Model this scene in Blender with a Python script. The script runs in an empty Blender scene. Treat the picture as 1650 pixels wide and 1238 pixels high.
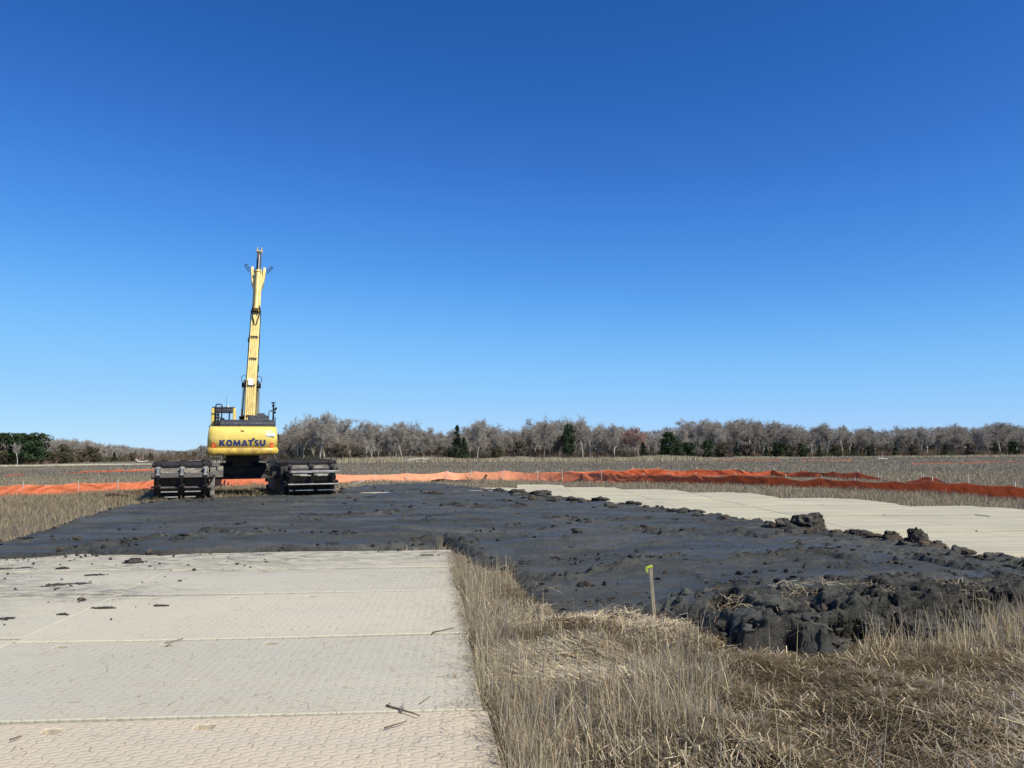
import bpy, math, random
import numpy as np
from mathutils import Vector, Matrix
random.seed(7)
RNG = np.random.default_rng(11)
sc = bpy.context.scene
COL = sc.collection
R = math.radians

# ------------------------------------------------------------------ camera
EYE, F = 1.85, 1295.0
cam_d = bpy.data.cameras.new('camera'); cam = bpy.data.objects.new('camera', cam_d); COL.objects.link(cam)
cam_d.sensor_width = 36.0; cam_d.lens = 36.0 * F / 1650.0
cam_d.clip_start = 0.05; cam_d.clip_end = 6000
CM = Matrix.Rotation(R(90 + 4.94), 3, 'X') @ Matrix.Rotation(R(-0.4), 3, 'Z')
cam.matrix_world = Matrix.Translation((0, 0, EYE)) @ CM.to_4x4()
sc.camera = cam

# ------------------------------------------------------------------ world and sun
SUN_AZ, SUN_EL = 128.0, 47.0            # compass degrees from +Y, elevation
w = bpy.data.worlds.new('World'); sc.world = w; w.use_nodes = True
nt = w.node_tree; bg = nt.nodes['Background']
sky = nt.nodes.new('ShaderNodeTexSky'); sky.sky_type = 'NISHITA'; sky.sun_disc = False
sky.sun_elevation = R(SUN_EL); sky.sun_rotation = R(SUN_AZ)
sky.altitude = 2000; sky.air_density = 1.0; sky.dust_density = 0.0; sky.ozone_density = 6.0
sc1 = nt.nodes.new('ShaderNodeVectorMath'); sc1.operation = 'SCALE'; sc1.inputs['Scale'].default_value = .1
crv = nt.nodes.new('ShaderNodeRGBCurve'); crv.mapping.use_clip = False; crv.mapping.extend = 'EXTRAPOLATED'   # the camera's saturated rendering of blue
for ch, pts in enumerate([[(0, 0), (.06, .018), (.078, .032), (.117, .07), (.232, .215), (.414, .35), (1, .62)], [(0, 0), (.119, .107), (.154, .15), (.228, .275), (.415, .53), (.622, .64), (1, .82)],
                          [(0, 0), (.259, .392), (.327, .527), (.452, .76), (.678, .97), (.85, .985), (1, 1)]]):
    c = crv.mapping.curves[ch]; c.points[0].location = pts[0]; c.points[1].location = pts[-1]
    for p in pts[1:-1]: c.points.new(*p)
crv.mapping.update()
sc2 = nt.nodes.new('ShaderNodeVectorMath'); sc2.operation = 'SCALE'; sc2.inputs['Scale'].default_value = 8.7
nt.links.new(sky.outputs[0], sc1.inputs[0]); nt.links.new(sc1.outputs[0], crv.inputs[1]); nt.links.new(crv.outputs[0], sc2.inputs[0]); nt.links.new(sc2.outputs[0], bg.inputs[0])
bg.inputs[1].default_value = 0.1
sun_d = bpy.data.lights.new('sun', 'SUN'); sun_d.energy = 5.0; sun_d.angle = R(0.53); sun_d.color = (1.0, 0.955, 0.83)
sun = bpy.data.objects.new('sun', sun_d); COL.objects.link(sun)
sdir = Vector((math.sin(R(SUN_AZ)) * math.cos(R(SUN_EL)), math.cos(R(SUN_AZ)) * math.cos(R(SUN_EL)), math.sin(R(SUN_EL))))
sun.rotation_euler = sdir.to_track_quat('Z', 'Y').to_euler(); sun.location = (20, -20, 40)
sc.view_settings.view_transform = 'Standard'; sc.view_settings.look = 'None'
sc.view_settings.exposure = 0.2; sc.view_settings.gamma = 1.0
sc.cycles.max_bounces = 6; sc.cycles.transparent_max_bounces = 6

def at(px, py, z=0.0):
    """world point on the level z seen where the photograph has (px, py)"""
    d = CM @ Vector(((px - 825) / F, -(py - 619) / F, -1.0)); t = (z - EYE) / d.z
    return (d.x * t, d.y * t)
def hor(px): return 730.95 + (825 - px) * 0.00698

# ------------------------------------------------------------------ noise
def _h(ix, iy, s):
    n = (ix.astype(np.int64) * 374761393 + iy.astype(np.int64) * 668265263 + s * 974711) & 0xffffffff
    n = ((n ^ (n >> 13)) * 1274126177) & 0xffffffff
    return ((n ^ (n >> 16)) & 0xffff) / 65535.0
def vnoise(x, y, s=0):
    ix = np.floor(x); iy = np.floor(y); fx = x - ix; fy = y - iy
    fx = fx * fx * fx * (fx * (fx * 6 - 15) + 10); fy = fy * fy * fy * (fy * (fy * 6 - 15) + 10)
    a = _h(ix, iy, s); b = _h(ix + 1, iy, s); c = _h(ix, iy + 1, s); d = _h(ix + 1, iy + 1, s)
    return (a + (b - a) * fx) * (1 - fy) + (c + (d - c) * fx) * fy
def fbm(x, y, o=4, s=0, g=0.5):
    t = np.zeros_like(x, dtype=float); am = 1.0; n = 0.0
    for k in range(o):
        t += am * (vnoise(x * 2 ** k + 13.7 * k, y * 2 ** k - 7.1 * k, s + k) * 2 - 1); n += am; am *= g
    return t / n
def ridge(x, y, o=4, s=0):
    t = np.zeros_like(x, dtype=float); am = 1.0; n = 0.0
    for k in range(o):
        t += am * (1 - np.abs(vnoise(x * 2 ** k + 3.7 * k, y * 2 ** k - 9.1 * k, s + k) * 2 - 1)); n += am; am *= 0.5
    return t / n
def vnoise3(x, y, z, s=0):
    iz = np.floor(z); fz = z - iz; fz = fz * fz * (3 - 2 * fz)
    a = vnoise(x + iz * 17.13, y - iz * 9.71, s); b = vnoise(x + (iz + 1) * 17.13, y - (iz + 1) * 9.71, s); return a + (b - a) * fz
def fbm3(x, y, z, o=4, s=0, g=.5, rd=False):
    t = np.zeros_like(x, dtype=float); am = 1.0; n = 0.0
    for k in range(o):
        v = vnoise3(x * 2 ** k + 5.3 * k, y * 2 ** k, z * 2 ** k, s + k) * 2 - 1; t += am * ((1 - 2 * np.abs(v)) if rd else v); n += am; am *= g
    return t / n
def sstep(a, b, x):
    t = np.clip((x - a) / (b - a), 0, 1); return t * t * (3 - 2 * t)
def poly_sd(px, py, poly):
    """signed distance, positive inside"""
    P = np.array(poly); d = np.full(px.shape, 1e9); ins = np.zeros(px.shape, bool)
    for i in range(len(P)):
        a = P[i]; b = P[(i + 1) % len(P)]; e = b - a
        wx = px - a[0]; wy = py - a[1]
        t = np.clip((wx * e[0] + wy * e[1]) / (e @ e + 1e-12), 0, 1)
        d = np.minimum(d, np.hypot(wx - e[0] * t, wy - e[1] * t))
        if a[1] != b[1]:
            c = ((a[1] > py) != (b[1] > py)) & (px < (b[0] - a[0]) * (py - a[1]) / (b[1] - a[1]) + a[0])
            ins ^= c
    return np.where(ins, d, -d)
def ground_z(x, y):
    x = np.asarray(x, float); y = np.asarray(y, float)
    return 0.03 * fbm(x * .5, y * .5, 3, 90) * sstep(2, 5, y) - 0.02 + .11 * np.clip(fbm(x * 1.5, y * 1.9, 3, 93) + .05, -.3, 1) * sstep(.15, .7, x + .09 + (y - 4.66) * .104) * sstep(13, 9, y)

# ------------------------------------------------------------------ mesh helpers
def tag(o, label=None, cat=None, group=None, kind=None):
    for k, v in (('label', label), ('category', cat), ('group', group), ('kind', kind)):
        if v: o[k] = v
    return o
def np_mesh(name, V, Fc, mat, parent=None, smooth=False, col=None):
    """V (n,3); Fc list of (m,k) arrays of quads / tris"""
    me = bpy.data.meshes.new(name)
    V = np.asarray(V, np.float32); Fc = [np.asarray(f, np.int32) for f in Fc if len(f)]
    me.vertices.add(len(V)); me.vertices.foreach_set('co', V.ravel())
    loops = np.concatenate([f.ravel() for f in Fc]); tot = np.concatenate([np.full(len(f), f.shape[1], np.int32) for f in Fc])
    st = np.concatenate([[0], np.cumsum(tot)[:-1]]).astype(np.int32)
    me.loops.add(len(loops)); me.loops.foreach_set('vertex_index', loops)
    me.polygons.add(len(tot)); me.polygons.foreach_set('loop_start', st); me.polygons.foreach_set('loop_total', tot)
    me.polygons.foreach_set('use_smooth', np.full(len(tot), smooth))
    if col is not None:
        a = me.attributes.new('tint', 'FLOAT_COLOR', 'POINT'); c = np.ones((len(V), 4), np.float32); c[:, :3] = col
        a.data.foreach_set('color', c.ravel())
    me.update(calc_edges=True); me.materials.append(mat)
    o = bpy.data.objects.new(name, me); COL.objects.link(o)
    if parent: o.parent = parent
    return o
def empty(name, loc=(0, 0, 0), rz=0.0, scale=1.0):
    e = bpy.data.objects.new(name, None); COL.objects.link(e); e.location = loc; e.rotation_euler = (0, 0, rz)
    e.scale = (scale,) * 3; e.empty_display_size = .3
    return e
class MB:
    def __init__(s): s.v = []; s.f = []
    def add(s, vs, fs):
        b = len(s.v); s.v += [tuple(v) for v in vs]; s.f += [tuple(i + b for i in f) for f in fs]
    def box(s, c, d, rot=None):
        c = Vector(c); q = [Vector((sx * d[0] / 2, sy * d[1] / 2, sz * d[2] / 2)) for sx in (-1, 1) for sy in (-1, 1) for sz in (-1, 1)]
        if rot: q = [rot @ v for v in q]
        s.add([c + v for v in q], [(0, 1, 3, 2), (4, 6, 7, 5), (0, 4, 5, 1), (2, 3, 7, 6), (0, 2, 6, 4), (1, 5, 7, 3)])
    def prism(s, prof, x0, x1, fn=None):
        """profile (y,z) extruded along x"""
        n = len(prof); vs = [(x0, y, z) for y, z in prof] + [(x1, y, z) for y, z in prof]
        if fn: vs = [fn(v) for v in vs]
        s.add(vs, [(i, (i + 1) % n, n + (i + 1) % n, n + i) for i in range(n)] + [tuple(range(n))[::-1], tuple(range(n, 2 * n))])
    def tube(s, pts, r, n=8, r1=None):
        pts = [Vector(p) for p in pts]; m = len(pts); rs = [r + ((r1 if r1 is not None else r) - r) * i / max(1, m - 1) for i in range(m)]
        up = None; vs = []
        for i, p in enumerate(pts):
            d = (pts[min(i + 1, m - 1)] - pts[max(i - 1, 0)]).normalized()
            if up is None: up = Vector((0, 0, 1)) if abs(d.z) < .9 else Vector((1, 0, 0))
            a = d.cross(up).normalized(); b = a.cross(d); up = b
            vs += [p + (a * math.cos(2 * math.pi * k / n) + b * math.sin(2 * math.pi * k / n)) * rs[i] for k in range(n)]
        fs = [(i * n + k, i * n + (k + 1) % n, (i + 1) * n + (k + 1) % n, (i + 1) * n + k) for i in range(m - 1) for k in range(n)]
        s.add(vs, fs + [tuple(range(n)), tuple(range((m - 1) * n, m * n))[::-1]])
    def build(s, name, mat, parent=None, bevel=0, smooth=False, label=None):
        me = bpy.data.meshes.new(name); me.from_pydata(s.v, [], s.f); me.materials.append(mat); me.update()
        import bmesh
        bm = bmesh.new(); bm.from_mesh(me); bmesh.ops.recalc_face_normals(bm, faces=bm.faces); bm.to_mesh(me); bm.free()
        if smooth:
            for p in me.polygons: p.use_smooth = len(p.vertices) <= 4
        o = bpy.data.objects.new(name, me); COL.objects.link(o)
        if parent: o.parent = parent
        if bevel:
            b = o.modifiers.new('bevel', 'BEVEL'); b.width = bevel; b.segments = 2; b.limit_method = 'ANGLE'; b.angle_limit = R(35)
        if label: o['label'] = label
        return o

# ------------------------------------------------------------------ materials
class NM:
    """small node material builder"""
    def __init__(s, name, rough=.7, col=(.5, .5, .5), metal=0, spec=.5):
        s.m = bpy.data.materials.new(name); s.m.use_nodes = True; s.t = s.m.node_tree; s.b = s.t.nodes['Principled BSDF']
        s.b.inputs['Base Color'].default_value = (*col, 1); s.b.inputs['Roughness'].default_value = rough
        s.b.inputs['Metallic'].default_value = metal; s.b.inputs['Specular IOR Level'].default_value = spec
    def n(s, t, **k):
        x = s.t.nodes.new(t)
        for a, b in k.items(): setattr(x, a, b)
        return x
    def l(s, a, b): s.t.links.new(a, b)
    def coord(s, kind='Object', scale=(1, 1, 1)):
        c = s.n('ShaderNodeTexCoord'); m = s.n('ShaderNodeMapping'); s.l(c.outputs[kind], m.inputs[0]); m.inputs['Scale'].default_value = scale
        return m.outputs[0]
    def geo(s, scale=(1, 1, 1)):
        c = s.n('ShaderNodeNewGeometry'); m = s.n('ShaderNodeMapping'); s.l(c.outputs['Position'], m.inputs[0]); m.inputs['Scale'].default_value = scale
        return m.outputs[0]
    def noise(s, v, scale, detail=5, rough=.55, dist=0):
        x = s.n('ShaderNodeTexNoise'); s.l(v, x.inputs['Vector']); x.inputs['Scale'].default_value = scale
        x.inputs['Detail'].default_value = detail; x.inputs['Roughness'].default_value = rough; x.inputs['Distortion'].default_value = dist
        return x.outputs[0]
    def ramp(s, f, stops):
        r = s.n('ShaderNodeValToRGB'); s.l(f, r.inputs[0]); e = r.color_ramp.elements
        while len(e) < len(stops): e.new(.5)
        for el, (p, c) in zip(e, stops):
            el.position = p; el.color = (*c, 1) if len(c) == 3 else c
        return r.outputs[0]
    def mix(s, f, a, b, mode='MIX'):
        x = s.n('ShaderNodeMix', data_type='RGBA', blend_type=mode)
        for sock, v in ((x.inputs[0], f), (x.inputs[6], a), (x.inputs[7], b)):
            if hasattr(v, 'links'): s.l(v, sock)
            else: sock.default_value = v if isinstance(v, (int, float)) else (*v, 1)
        return x.outputs[2]
    def math(s, op, a, b=0.0, c=0.0):
        x = s.n('ShaderNodeMath', operation=op)
        for i, v in enumerate((a, b, c)):
            if hasattr(v, 'links'): s.l(v, x.inputs[i])
            else: x.inputs[i].default_value = v
        return x.outputs[0]
    def vmath(s, op, a, b=(0, 0, 0), out=0):
        x = s.n('ShaderNodeVectorMath', operation=op)
        for i, v in enumerate((a, b)):
            if hasattr(v, 'links'): s.l(v, x.inputs[i])
            else: x.inputs[i].default_value = v
        return x.outputs[out]
    def color(s, c): s.l(c, s.b.inputs['Base Color'])
    def bump(s, h, dist=.01, strength=1.0):
        x = s.n('ShaderNodeBump'); x.inputs['Distance'].default_value = dist; x.inputs['Strength'].default_value = strength
        s.l(h, x.inputs['Height']); s.l(x.outputs[0], s.b.inputs['Normal'])

def m_plain(name, col, rough=.6, metal=0, spec=.5, dirt=None, amt=.5, scale=3, bump=0):
    k = NM(name, rough, col, metal, spec); v = k.coord()
    if dirt is not None:
        f = k.ramp(k.noise(v, scale, 6, .65), [(.5 - amt * .25, (0, 0, 0)), (.5 + amt * .25, (1, 1, 1))])
        k.color(k.mix(f, dirt, col))
    if bump: k.bump(k.noise(v, scale * 6, 4), bump)
    return k.m

def m_ground():
    k = NM('marsh soil', .95, spec=.15); v = k.geo()
    a = k.noise(v, .35, 6, .6); b = k.noise(v, 9, 5, .7); c = k.noise(v, 60, 3, .7)
    col = k.ramp(a, [(.3, (.18, .155, .115)), (.5, (.26, .22, .155)), (.7, (.33, .275, .19))])
    col2 = k.mix(k.ramp(b, [(.35, (0, 0, 0)), (.7, (1, 1, 1))]), (.09, .075, .055), col)
    far = k.noise(k.geo((.02, .05, .05)), 1, 4)
    col3 = k.mix(k.ramp(far, [(.4, (0, 0, 0)), (.62, (1, 1, 1))]), col2, (.28, .24, .18))
    k.color(k.mix(.45, col2, col3)); k.bump(k.math('ADD', b, k.math('MULTIPLY', c, .3)), .04)
    return k.m
def m_grass():
    k = NM('dry marsh grass', .75, spec=.25); a = k.n('ShaderNodeAttribute', attribute_name='tint')
    d = k.b; k.l(a.outputs['Color'], d.inputs['Base Color'])
    tr = k.n('ShaderNodeBsdfTranslucent'); k.l(a.outputs['Color'], tr.inputs[0]); mx = k.n('ShaderNodeMixShader'); mx.inputs[0].default_value = .22
    out = k.t.nodes['Material Output']; k.l(d.outputs[0], mx.inputs[1]); k.l(tr.outputs[0], mx.inputs[2]); k.l(mx.outputs[0], out.inputs[0])
    return k.m
def m_tint(name, rough=.85, spec=.2):
    k = NM(name, rough, spec=spec); a = k.n('ShaderNodeAttribute', attribute_name='tint'); k.color(a.outputs['Color'])
    v = k.geo(); k.bump(k.noise(v, 40, 4), .01)
    return k.m
def m_mud():
    k = NM('wet dredged mud', .65, spec=.28); v = k.geo(); v2 = k.geo((.6, 1.6, 1))
    a = k.noise(v2, .55, 6, .6); b = k.noise(v, 14, 6, .7); c = k.noise(v2, 2.6, 6, .65); at_ = k.n('ShaderNodeAttribute', attribute_name='tint')
    base = k.ramp(a, [(.32, (.040, .040, .034)), (.50, (.068, .068, .057)), (.68, (.102, .100, .085))])
    base = k.mix(k.ramp(c, [(.60, (0, 0, 0)), (.72, (.8, .8, .8))]), base, (.040, .037, .031))
    clay = k.noise(v, 2.2, 5, .6, .6); base = k.mix(k.ramp(clay, [(.54, (0, 0, 0)), (.66, (.4, .4, .4))]), base, (.10, .10, .09)); base = k.mix(k.math('MULTIPLY', at_.outputs['Fac'], .8), base, (.030, .024, .018))
    base = k.mix(k.ramp(b, [(.62, (0, 0, 0)), (.74, (.7, .7, .7))]), base, (.022, .018, .015))
    sp = k.noise(v, 55, 2); base = k.mix(k.ramp(sp, [(.74, (0, 0, 0)), (.77, (.6, .6, .6))]), base, (.17, .15, .12))
    k.color(base)
    rr = k.ramp(k.noise(v2, 1.0, 4), [(.38, (.46,) * 3), (.62, (.80,) * 3)]); k.l(rr, k.b.inputs['Roughness'])
    k.bump(k.math('ADD', k.math('MULTIPLY', c, 1.6), k.math('ADD', b, k.math('MULTIPLY', k.noise(v, 70, 4), .4))), .045)
    return k.m
def m_clod():
    k = NM('clod of peat and mud', .9, spec=.2); v = k.coord(); b = k.noise(v, 7, 6, .7)
    oi = k.n('ShaderNodeObjectInfo')
    c = k.ramp(b, [(.38, (.016, .012, .009)), (.5, (.050, .043, .036)), (.60, (.085, .078, .068)), (.74, (.15, .11, .07))])
    k.color(c); k.bump(k.math('ADD', b, k.math('MULTIPLY', k.noise(v, 30, 4), .4)), .05)
    return k.m
def m_peat():
    k = NM('brown peat', .95, spec=.1); v = k.coord(); b = k.noise(v, 6, 6, .7)
    k.color(k.ramp(b, [(.35, (.03, .018, .012)), (.55, (.085, .048, .03)), (.75, (.15, .10, .06))])); k.bump(b, .06)
    return k.m
def m_mat(name, tone, tone2, relief, dust=(.50, .47, .41)):
    """composite ground mat: raised hexagonal tread, dust, streaks of dried mud"""
    k = NM(name, .8, spec=.25); v = k.coord('Object'); g = k.geo()
    p = k.vmath('MULTIPLY', v, (1 / .155, 1 / .105, 0.0))
    rr = (1.0, 1.7320508, 1.0)
    fl = k.vmath('FLOOR', k.vmath('DIVIDE', p, rr)); a = k.vmath('SUBTRACT', k.vmath('SUBTRACT', p, k.vmath('MULTIPLY', fl, rr)), (.5, .8660254, 0))
    p2 = k.vmath('ADD', p, (.5, .8660254, 0)); fl2 = k.vmath('FLOOR', k.vmath('DIVIDE', p2, rr))
    b = k.vmath('SUBTRACT', k.vmath('SUBTRACT', p2, k.vmath('MULTIPLY', fl2, rr)), (.5, .8660254, 0))
    def hexd(q):
        q = k.vmath('ABSOLUTE', k.vmath('MULTIPLY', q, (1, 1, 0))); sx = k.n('ShaderNodeSeparateXYZ'); k.l(q, sx.inputs[0])
        return k.math('MAXIMUM', sx.outputs[0], k.vmath('DOT_PRODUCT', q, (.5, .8660254, 0), out=1))
    d = k.math('MINIMUM', hexd(a), hexd(b))
    pad = k.ramp(d, [(.40, (1, 1, 1)), (.475, (0, 0, 0))])
    star = k.ramp(d, [(.10, (0, 0, 0)), (.16, (1, 1, 1))])
    h = k.math('MULTIPLY', pad, star)
    n1 = k.noise(g, .5, 5, .6); n2 = k.noise(k.geo((.22, 2.2, 1)), 1.4, 7, .65); n3 = k.noise(g, 35, 5, .7); n4 = k.noise(g, 5, 6, .7)
    c = k.mix(k.ramp(n1, [(.35, (0, 0, 0)), (.65, (1, 1, 1))]), tone, tone2)
    c = k.mix(k.ramp(n2, [(.42, (0, 0, 0)), (.62, (.85, .85, .85))]), c, dust)
    c = k.mix(k.ramp(n4, [(.54, (0, 0, 0)), (.68, (.5, .5, .5))]), c, (.43, .37, .28))
    c = k.mix(k.ramp(n3, [(.60, (0, 0, 0)), (.75, (.8, .8, .8))]), c, (.27, .24, .2))
    c = k.mix(k.math('MULTIPLY', k.math('SUBTRACT', 1.0, pad), .14 * relief), c, (.30, .25, .18))
    oi = k.n('ShaderNodeObjectInfo')
    c = k.mix(1.0, c, k.ramp(oi.outputs['Random'], [(0, (.93, .93, .94)), (1, (1.04, 1.03, 1.0))]), 'MULTIPLY')
    at_ = k.n('ShaderNodeAttribute', attribute_name='tint')
    mudf = k.math('MULTIPLY', at_.outputs['Fac'], k.ramp(k.noise(k.geo((1, 2.6, 1)), 3.5, 7, .7), [(.42, (0, 0, 0)), (.62, (1, 1, 1))]))
    c = k.mix(mudf, c, (.075, .07, .065))
    k.color(c)
    k.bump(k.math('ADD', k.math('MULTIPLY', h, relief), k.math('MULTIPLY', n3, .35)), .006)
    return k.m
def m_fabric():
    k = NM('orange woven barrier fabric', .6, spec=.3); v = k.geo(); n = k.noise(v, 3, 5, .6)
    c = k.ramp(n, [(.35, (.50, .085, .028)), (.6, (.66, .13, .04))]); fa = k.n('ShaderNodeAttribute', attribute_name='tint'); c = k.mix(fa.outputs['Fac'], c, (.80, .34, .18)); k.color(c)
    k.bump(k.noise(k.geo((1, 1, 2)), 4, 4), .05)
    tr = k.n('ShaderNodeBsdfTranslucent'); k.l(c, tr.inputs[0]); mx = k.n('ShaderNodeMixShader'); mx.inputs[0].default_value = .16
    out = k.t.nodes['Material Output']; k.l(k.b.outputs[0], mx.inputs[1]); k.l(tr.outputs[0], mx.inputs[2]); k.l(mx.outputs[0], out.inputs[0])
    return k.m
M = dict(
    ground=m_ground(), grass=m_grass(), mud=m_mud(), clod=m_clod(), peat=m_peat(), fabric=m_fabric(),
    mat_near=m_mat('ground mat pinkish', (.575, .475, .345), (.53, .45, .33), .65, (.53, .45, .34)),
    mat_grey=m_mat('ground mat grey tan', (.52, .475, .36), (.475, .43, .32), .45, (.475, .435, .345)),
    mat_far=m_mat('ground mat yellowish', (.55, .49, .33), (.47, .43, .31), .3, (.37, .34, .25)),
    yellow=m_plain('machine yellow paint', (.84, .62, .13), .4, 0, .5, (.74, .54, .13), .35, 2.2),
    pale_yellow=m_plain('sun faded yellow paint', (.80, .62, .23), .45, 0, .4, (.62, .47, .16), .5, 3),
    shaded_yellow=m_plain('yellow paint darkened for shade', (.72, .48, .07), .4, 0, .5, (.40, .25, .06), .4, 3),  # darker yellow: shade of the down-facing skirt put into the colour
    charcoal=m_plain('charcoal painted steel', (.035, .04, .048), .35, 0, .5, (.06, .058, .055), .4, 4),
    black=m_plain('black rubber and steel', (.012, .012, .013), .5, 0, .4),
    chassis=m_plain('grimy chassis steel', (.022, .019, .018), .7, 0, .3, (.05, .042, .034), .4, 5, .01),
    shoe=m_plain('muddy track steel', (.068, .055, .056), .55, .3, .5, (.028, .023, .020), .6, 6, .01),
    hull=m_plain('mud splashed pontoon steel', (.34, .31, .25), .6, .1, .4, (.04, .033, .028), .8, 3.5, .01),
    bright=m_plain('scraped bare steel', (.62, .60, .56), .35, .6, .5, (.25, .22, .18), .8, 9),
    chrome=m_plain('cylinder rod steel', (.55, .57, .6), .2, .9, .5),
    glass=m_plain('cab glass', (.03, .05, .06), .05, 0, .8),
    red=m_plain('red reflector', (.62, .05, .02), .3, 0, .6),
    orange=m_plain('orange lamp lens', (.8, .22, .02), .3, 0, .6),
    blue=m_plain('dark blue lettering', (.012, .018, .11), .45),
    white=m_plain('white decal', (.82, .82, .80), .5),
    greytext=m_plain('grey decal print', (.3, .3, .3), .6),
    stake=m_plain('weathered timber stake', (.50, .41, .28), .8, 0, .2, (.33, .26, .17), .6, 14, .004),
    whitewood=m_plain('sun bleached lath', (.55, .50, .42), .8, 0, .2),
    ribbon=m_plain('yellow green flagging tape', (.62, .72, .04), .5),
    twig=m_plain('dry twig', (.20, .14, .09), .85, 0, .2, (.12, .085, .06), .5, 12),
    log=m_plain('bleached fallen log', (.62, .58, .52), .85, 0, .2),
    bark=m_tint('tree bark'), leaf=m_tint('evergreen foliage', .7), brush=m_tint('bare twigs', .9),
)

# ------------------------------------------------------------------ outline of the mud in plan
GY = [at(x, y, z) for x, y, z in [
    (-160, 897, .11), (0, 900, .11), (60, 898, .11), (130, 893, .11), (200, 893, .11), (250, 897, .11), (330, 892, .11), (400, 889, .11), (520, 887, .11), (620, 884, .11),
    (690, 881, .11), (712, 866, .1), (745, 884, .1), (780, 906, .08), (822, 928, .05), (838, 950, .03), (868, 985, .02), (905, 1012, 0), (990, 1004, 0), (1060, 1010, 0),
    (1110, 1022, 0), (1165, 1045, 0), (1200, 1062, 0), (1270, 1058, 0), (1330, 1068, 0), (1395, 1046, 0), (1440, 1040, 0), (1500, 1036, 0), (1580, 1018, 0), (1700, 1004, 0),
    (1900, 995, 0), (2000, 960, .2), (1800, 922, .25), (1650, 906, .25), (1500, 882, .25), (1430, 868, .25), (1390, 863, .25), (1320, 852, .25), (1255, 845, .25), (1180, 831, .25),
    (1130, 824, .25), (1060, 817, .22), (1010, 811, .22), (940, 802, .2), (880, 796, .2), (830, 791, .16), (760, 786, .12), (700, 781, .08), (640, 782, .08), (590, 785, .08), (548, 789, .1), (545, 797, .12),
    (450, 800, .08), (340, 806, .06), (300, 809, .06), (245, 812, .06), (180, 824, .05), (120, 843, .05), (60, 864, .05), (0, 880, .05), (-160, 893, .05)]]
MUDP = GY
_hp = [(0, 889, .13), (200, 850, .14), (250, 890, .17), (400, 885, .15), (400, 820, .14), (560, 884, .14), (640, 850, .22), (560, 800, .14), (690, 800, .16), (690, 876, .12), (760, 870, .11), (790, 895, .07), (830, 905, .07),
       (850, 940, .05), (900, 985, .04), (960, 990, .06), (1000, 950, .12), (1040, 910, .2), (1060, 960, .14), (1120, 960, .24), (1200, 950, .36), (1300, 950, .38), (1400, 955, .38), (1500, 960, .36), (1640, 960, .33),
       (1100, 900, .26), (1300, 890, .28), (1500, 900, .28), (1000, 850, .24), (1200, 850, .26), (850, 830, .22), (900, 870, .22), (1650, 910, .27), (1900, 960, .34)]
_hp = [(*at(x, y, z), z) for x, y, z in _hp]
def mud_h(x, y):
    num = np.zeros_like(x, dtype=float); den = np.zeros_like(x, dtype=float)
    for a, b, z in _hp:
        ww = 1.0 / (((x - a) ** 2 + (y - b) ** 2) / (.3 + .04 * b) ** 2 + .4) ** 1.7; num += ww * z; den += ww
    return num / den
CRACKS = [[at(a, b, .2) for a, b in L_] for L_ in [
    [(822, 922), (870, 917), (930, 919), (990, 912), (1035, 904), (1080, 897)], [(1100, 958), (1180, 945), (1260, 957), (1330, 950), (1420, 956), (1500, 948)], [(1180, 862), (1240, 868), (1295, 862), (1350, 870)],
    [(1480, 908), (1560, 924), (1650, 946)], [(290, 866), (345, 850), (400, 858), (440, 852)], [(110, 882), (170, 873), (230, 868), (262, 858)], [(640, 872), (700, 862), (760, 868)], [(1000, 855), (1060, 862), (1110, 858)],
    [(880, 835), (950, 842), (1040, 836)], [(500, 826), (560, 830), (640, 824)], [(1200, 905), (1290, 898), (1380, 908)], [(720, 812), (800, 818), (860, 814)]]]
def crack_d(x, y):
    x = x + .25 * fbm(x * 1.7, y * 1.7, 3, 401); y = y + .25 * fbm(x * 1.7 + 9, y * 1.7, 3, 402); d = np.full(np.shape(x), 1e9)
    for L_ in CRACKS:
        for a, b in zip(L_[:-1], L_[1:]):
            ex, ey = b[0] - a[0], b[1] - a[1]; t = np.clip(((x - a[0]) * ex + (y - a[1]) * ey) / (ex * ex + ey * ey), 0, 1); d = np.minimum(d, np.hypot(x - a[0] - ex * t, y - a[1] - ey * t))
    return d / (.35 + .05 * np.asarray(y))
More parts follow.
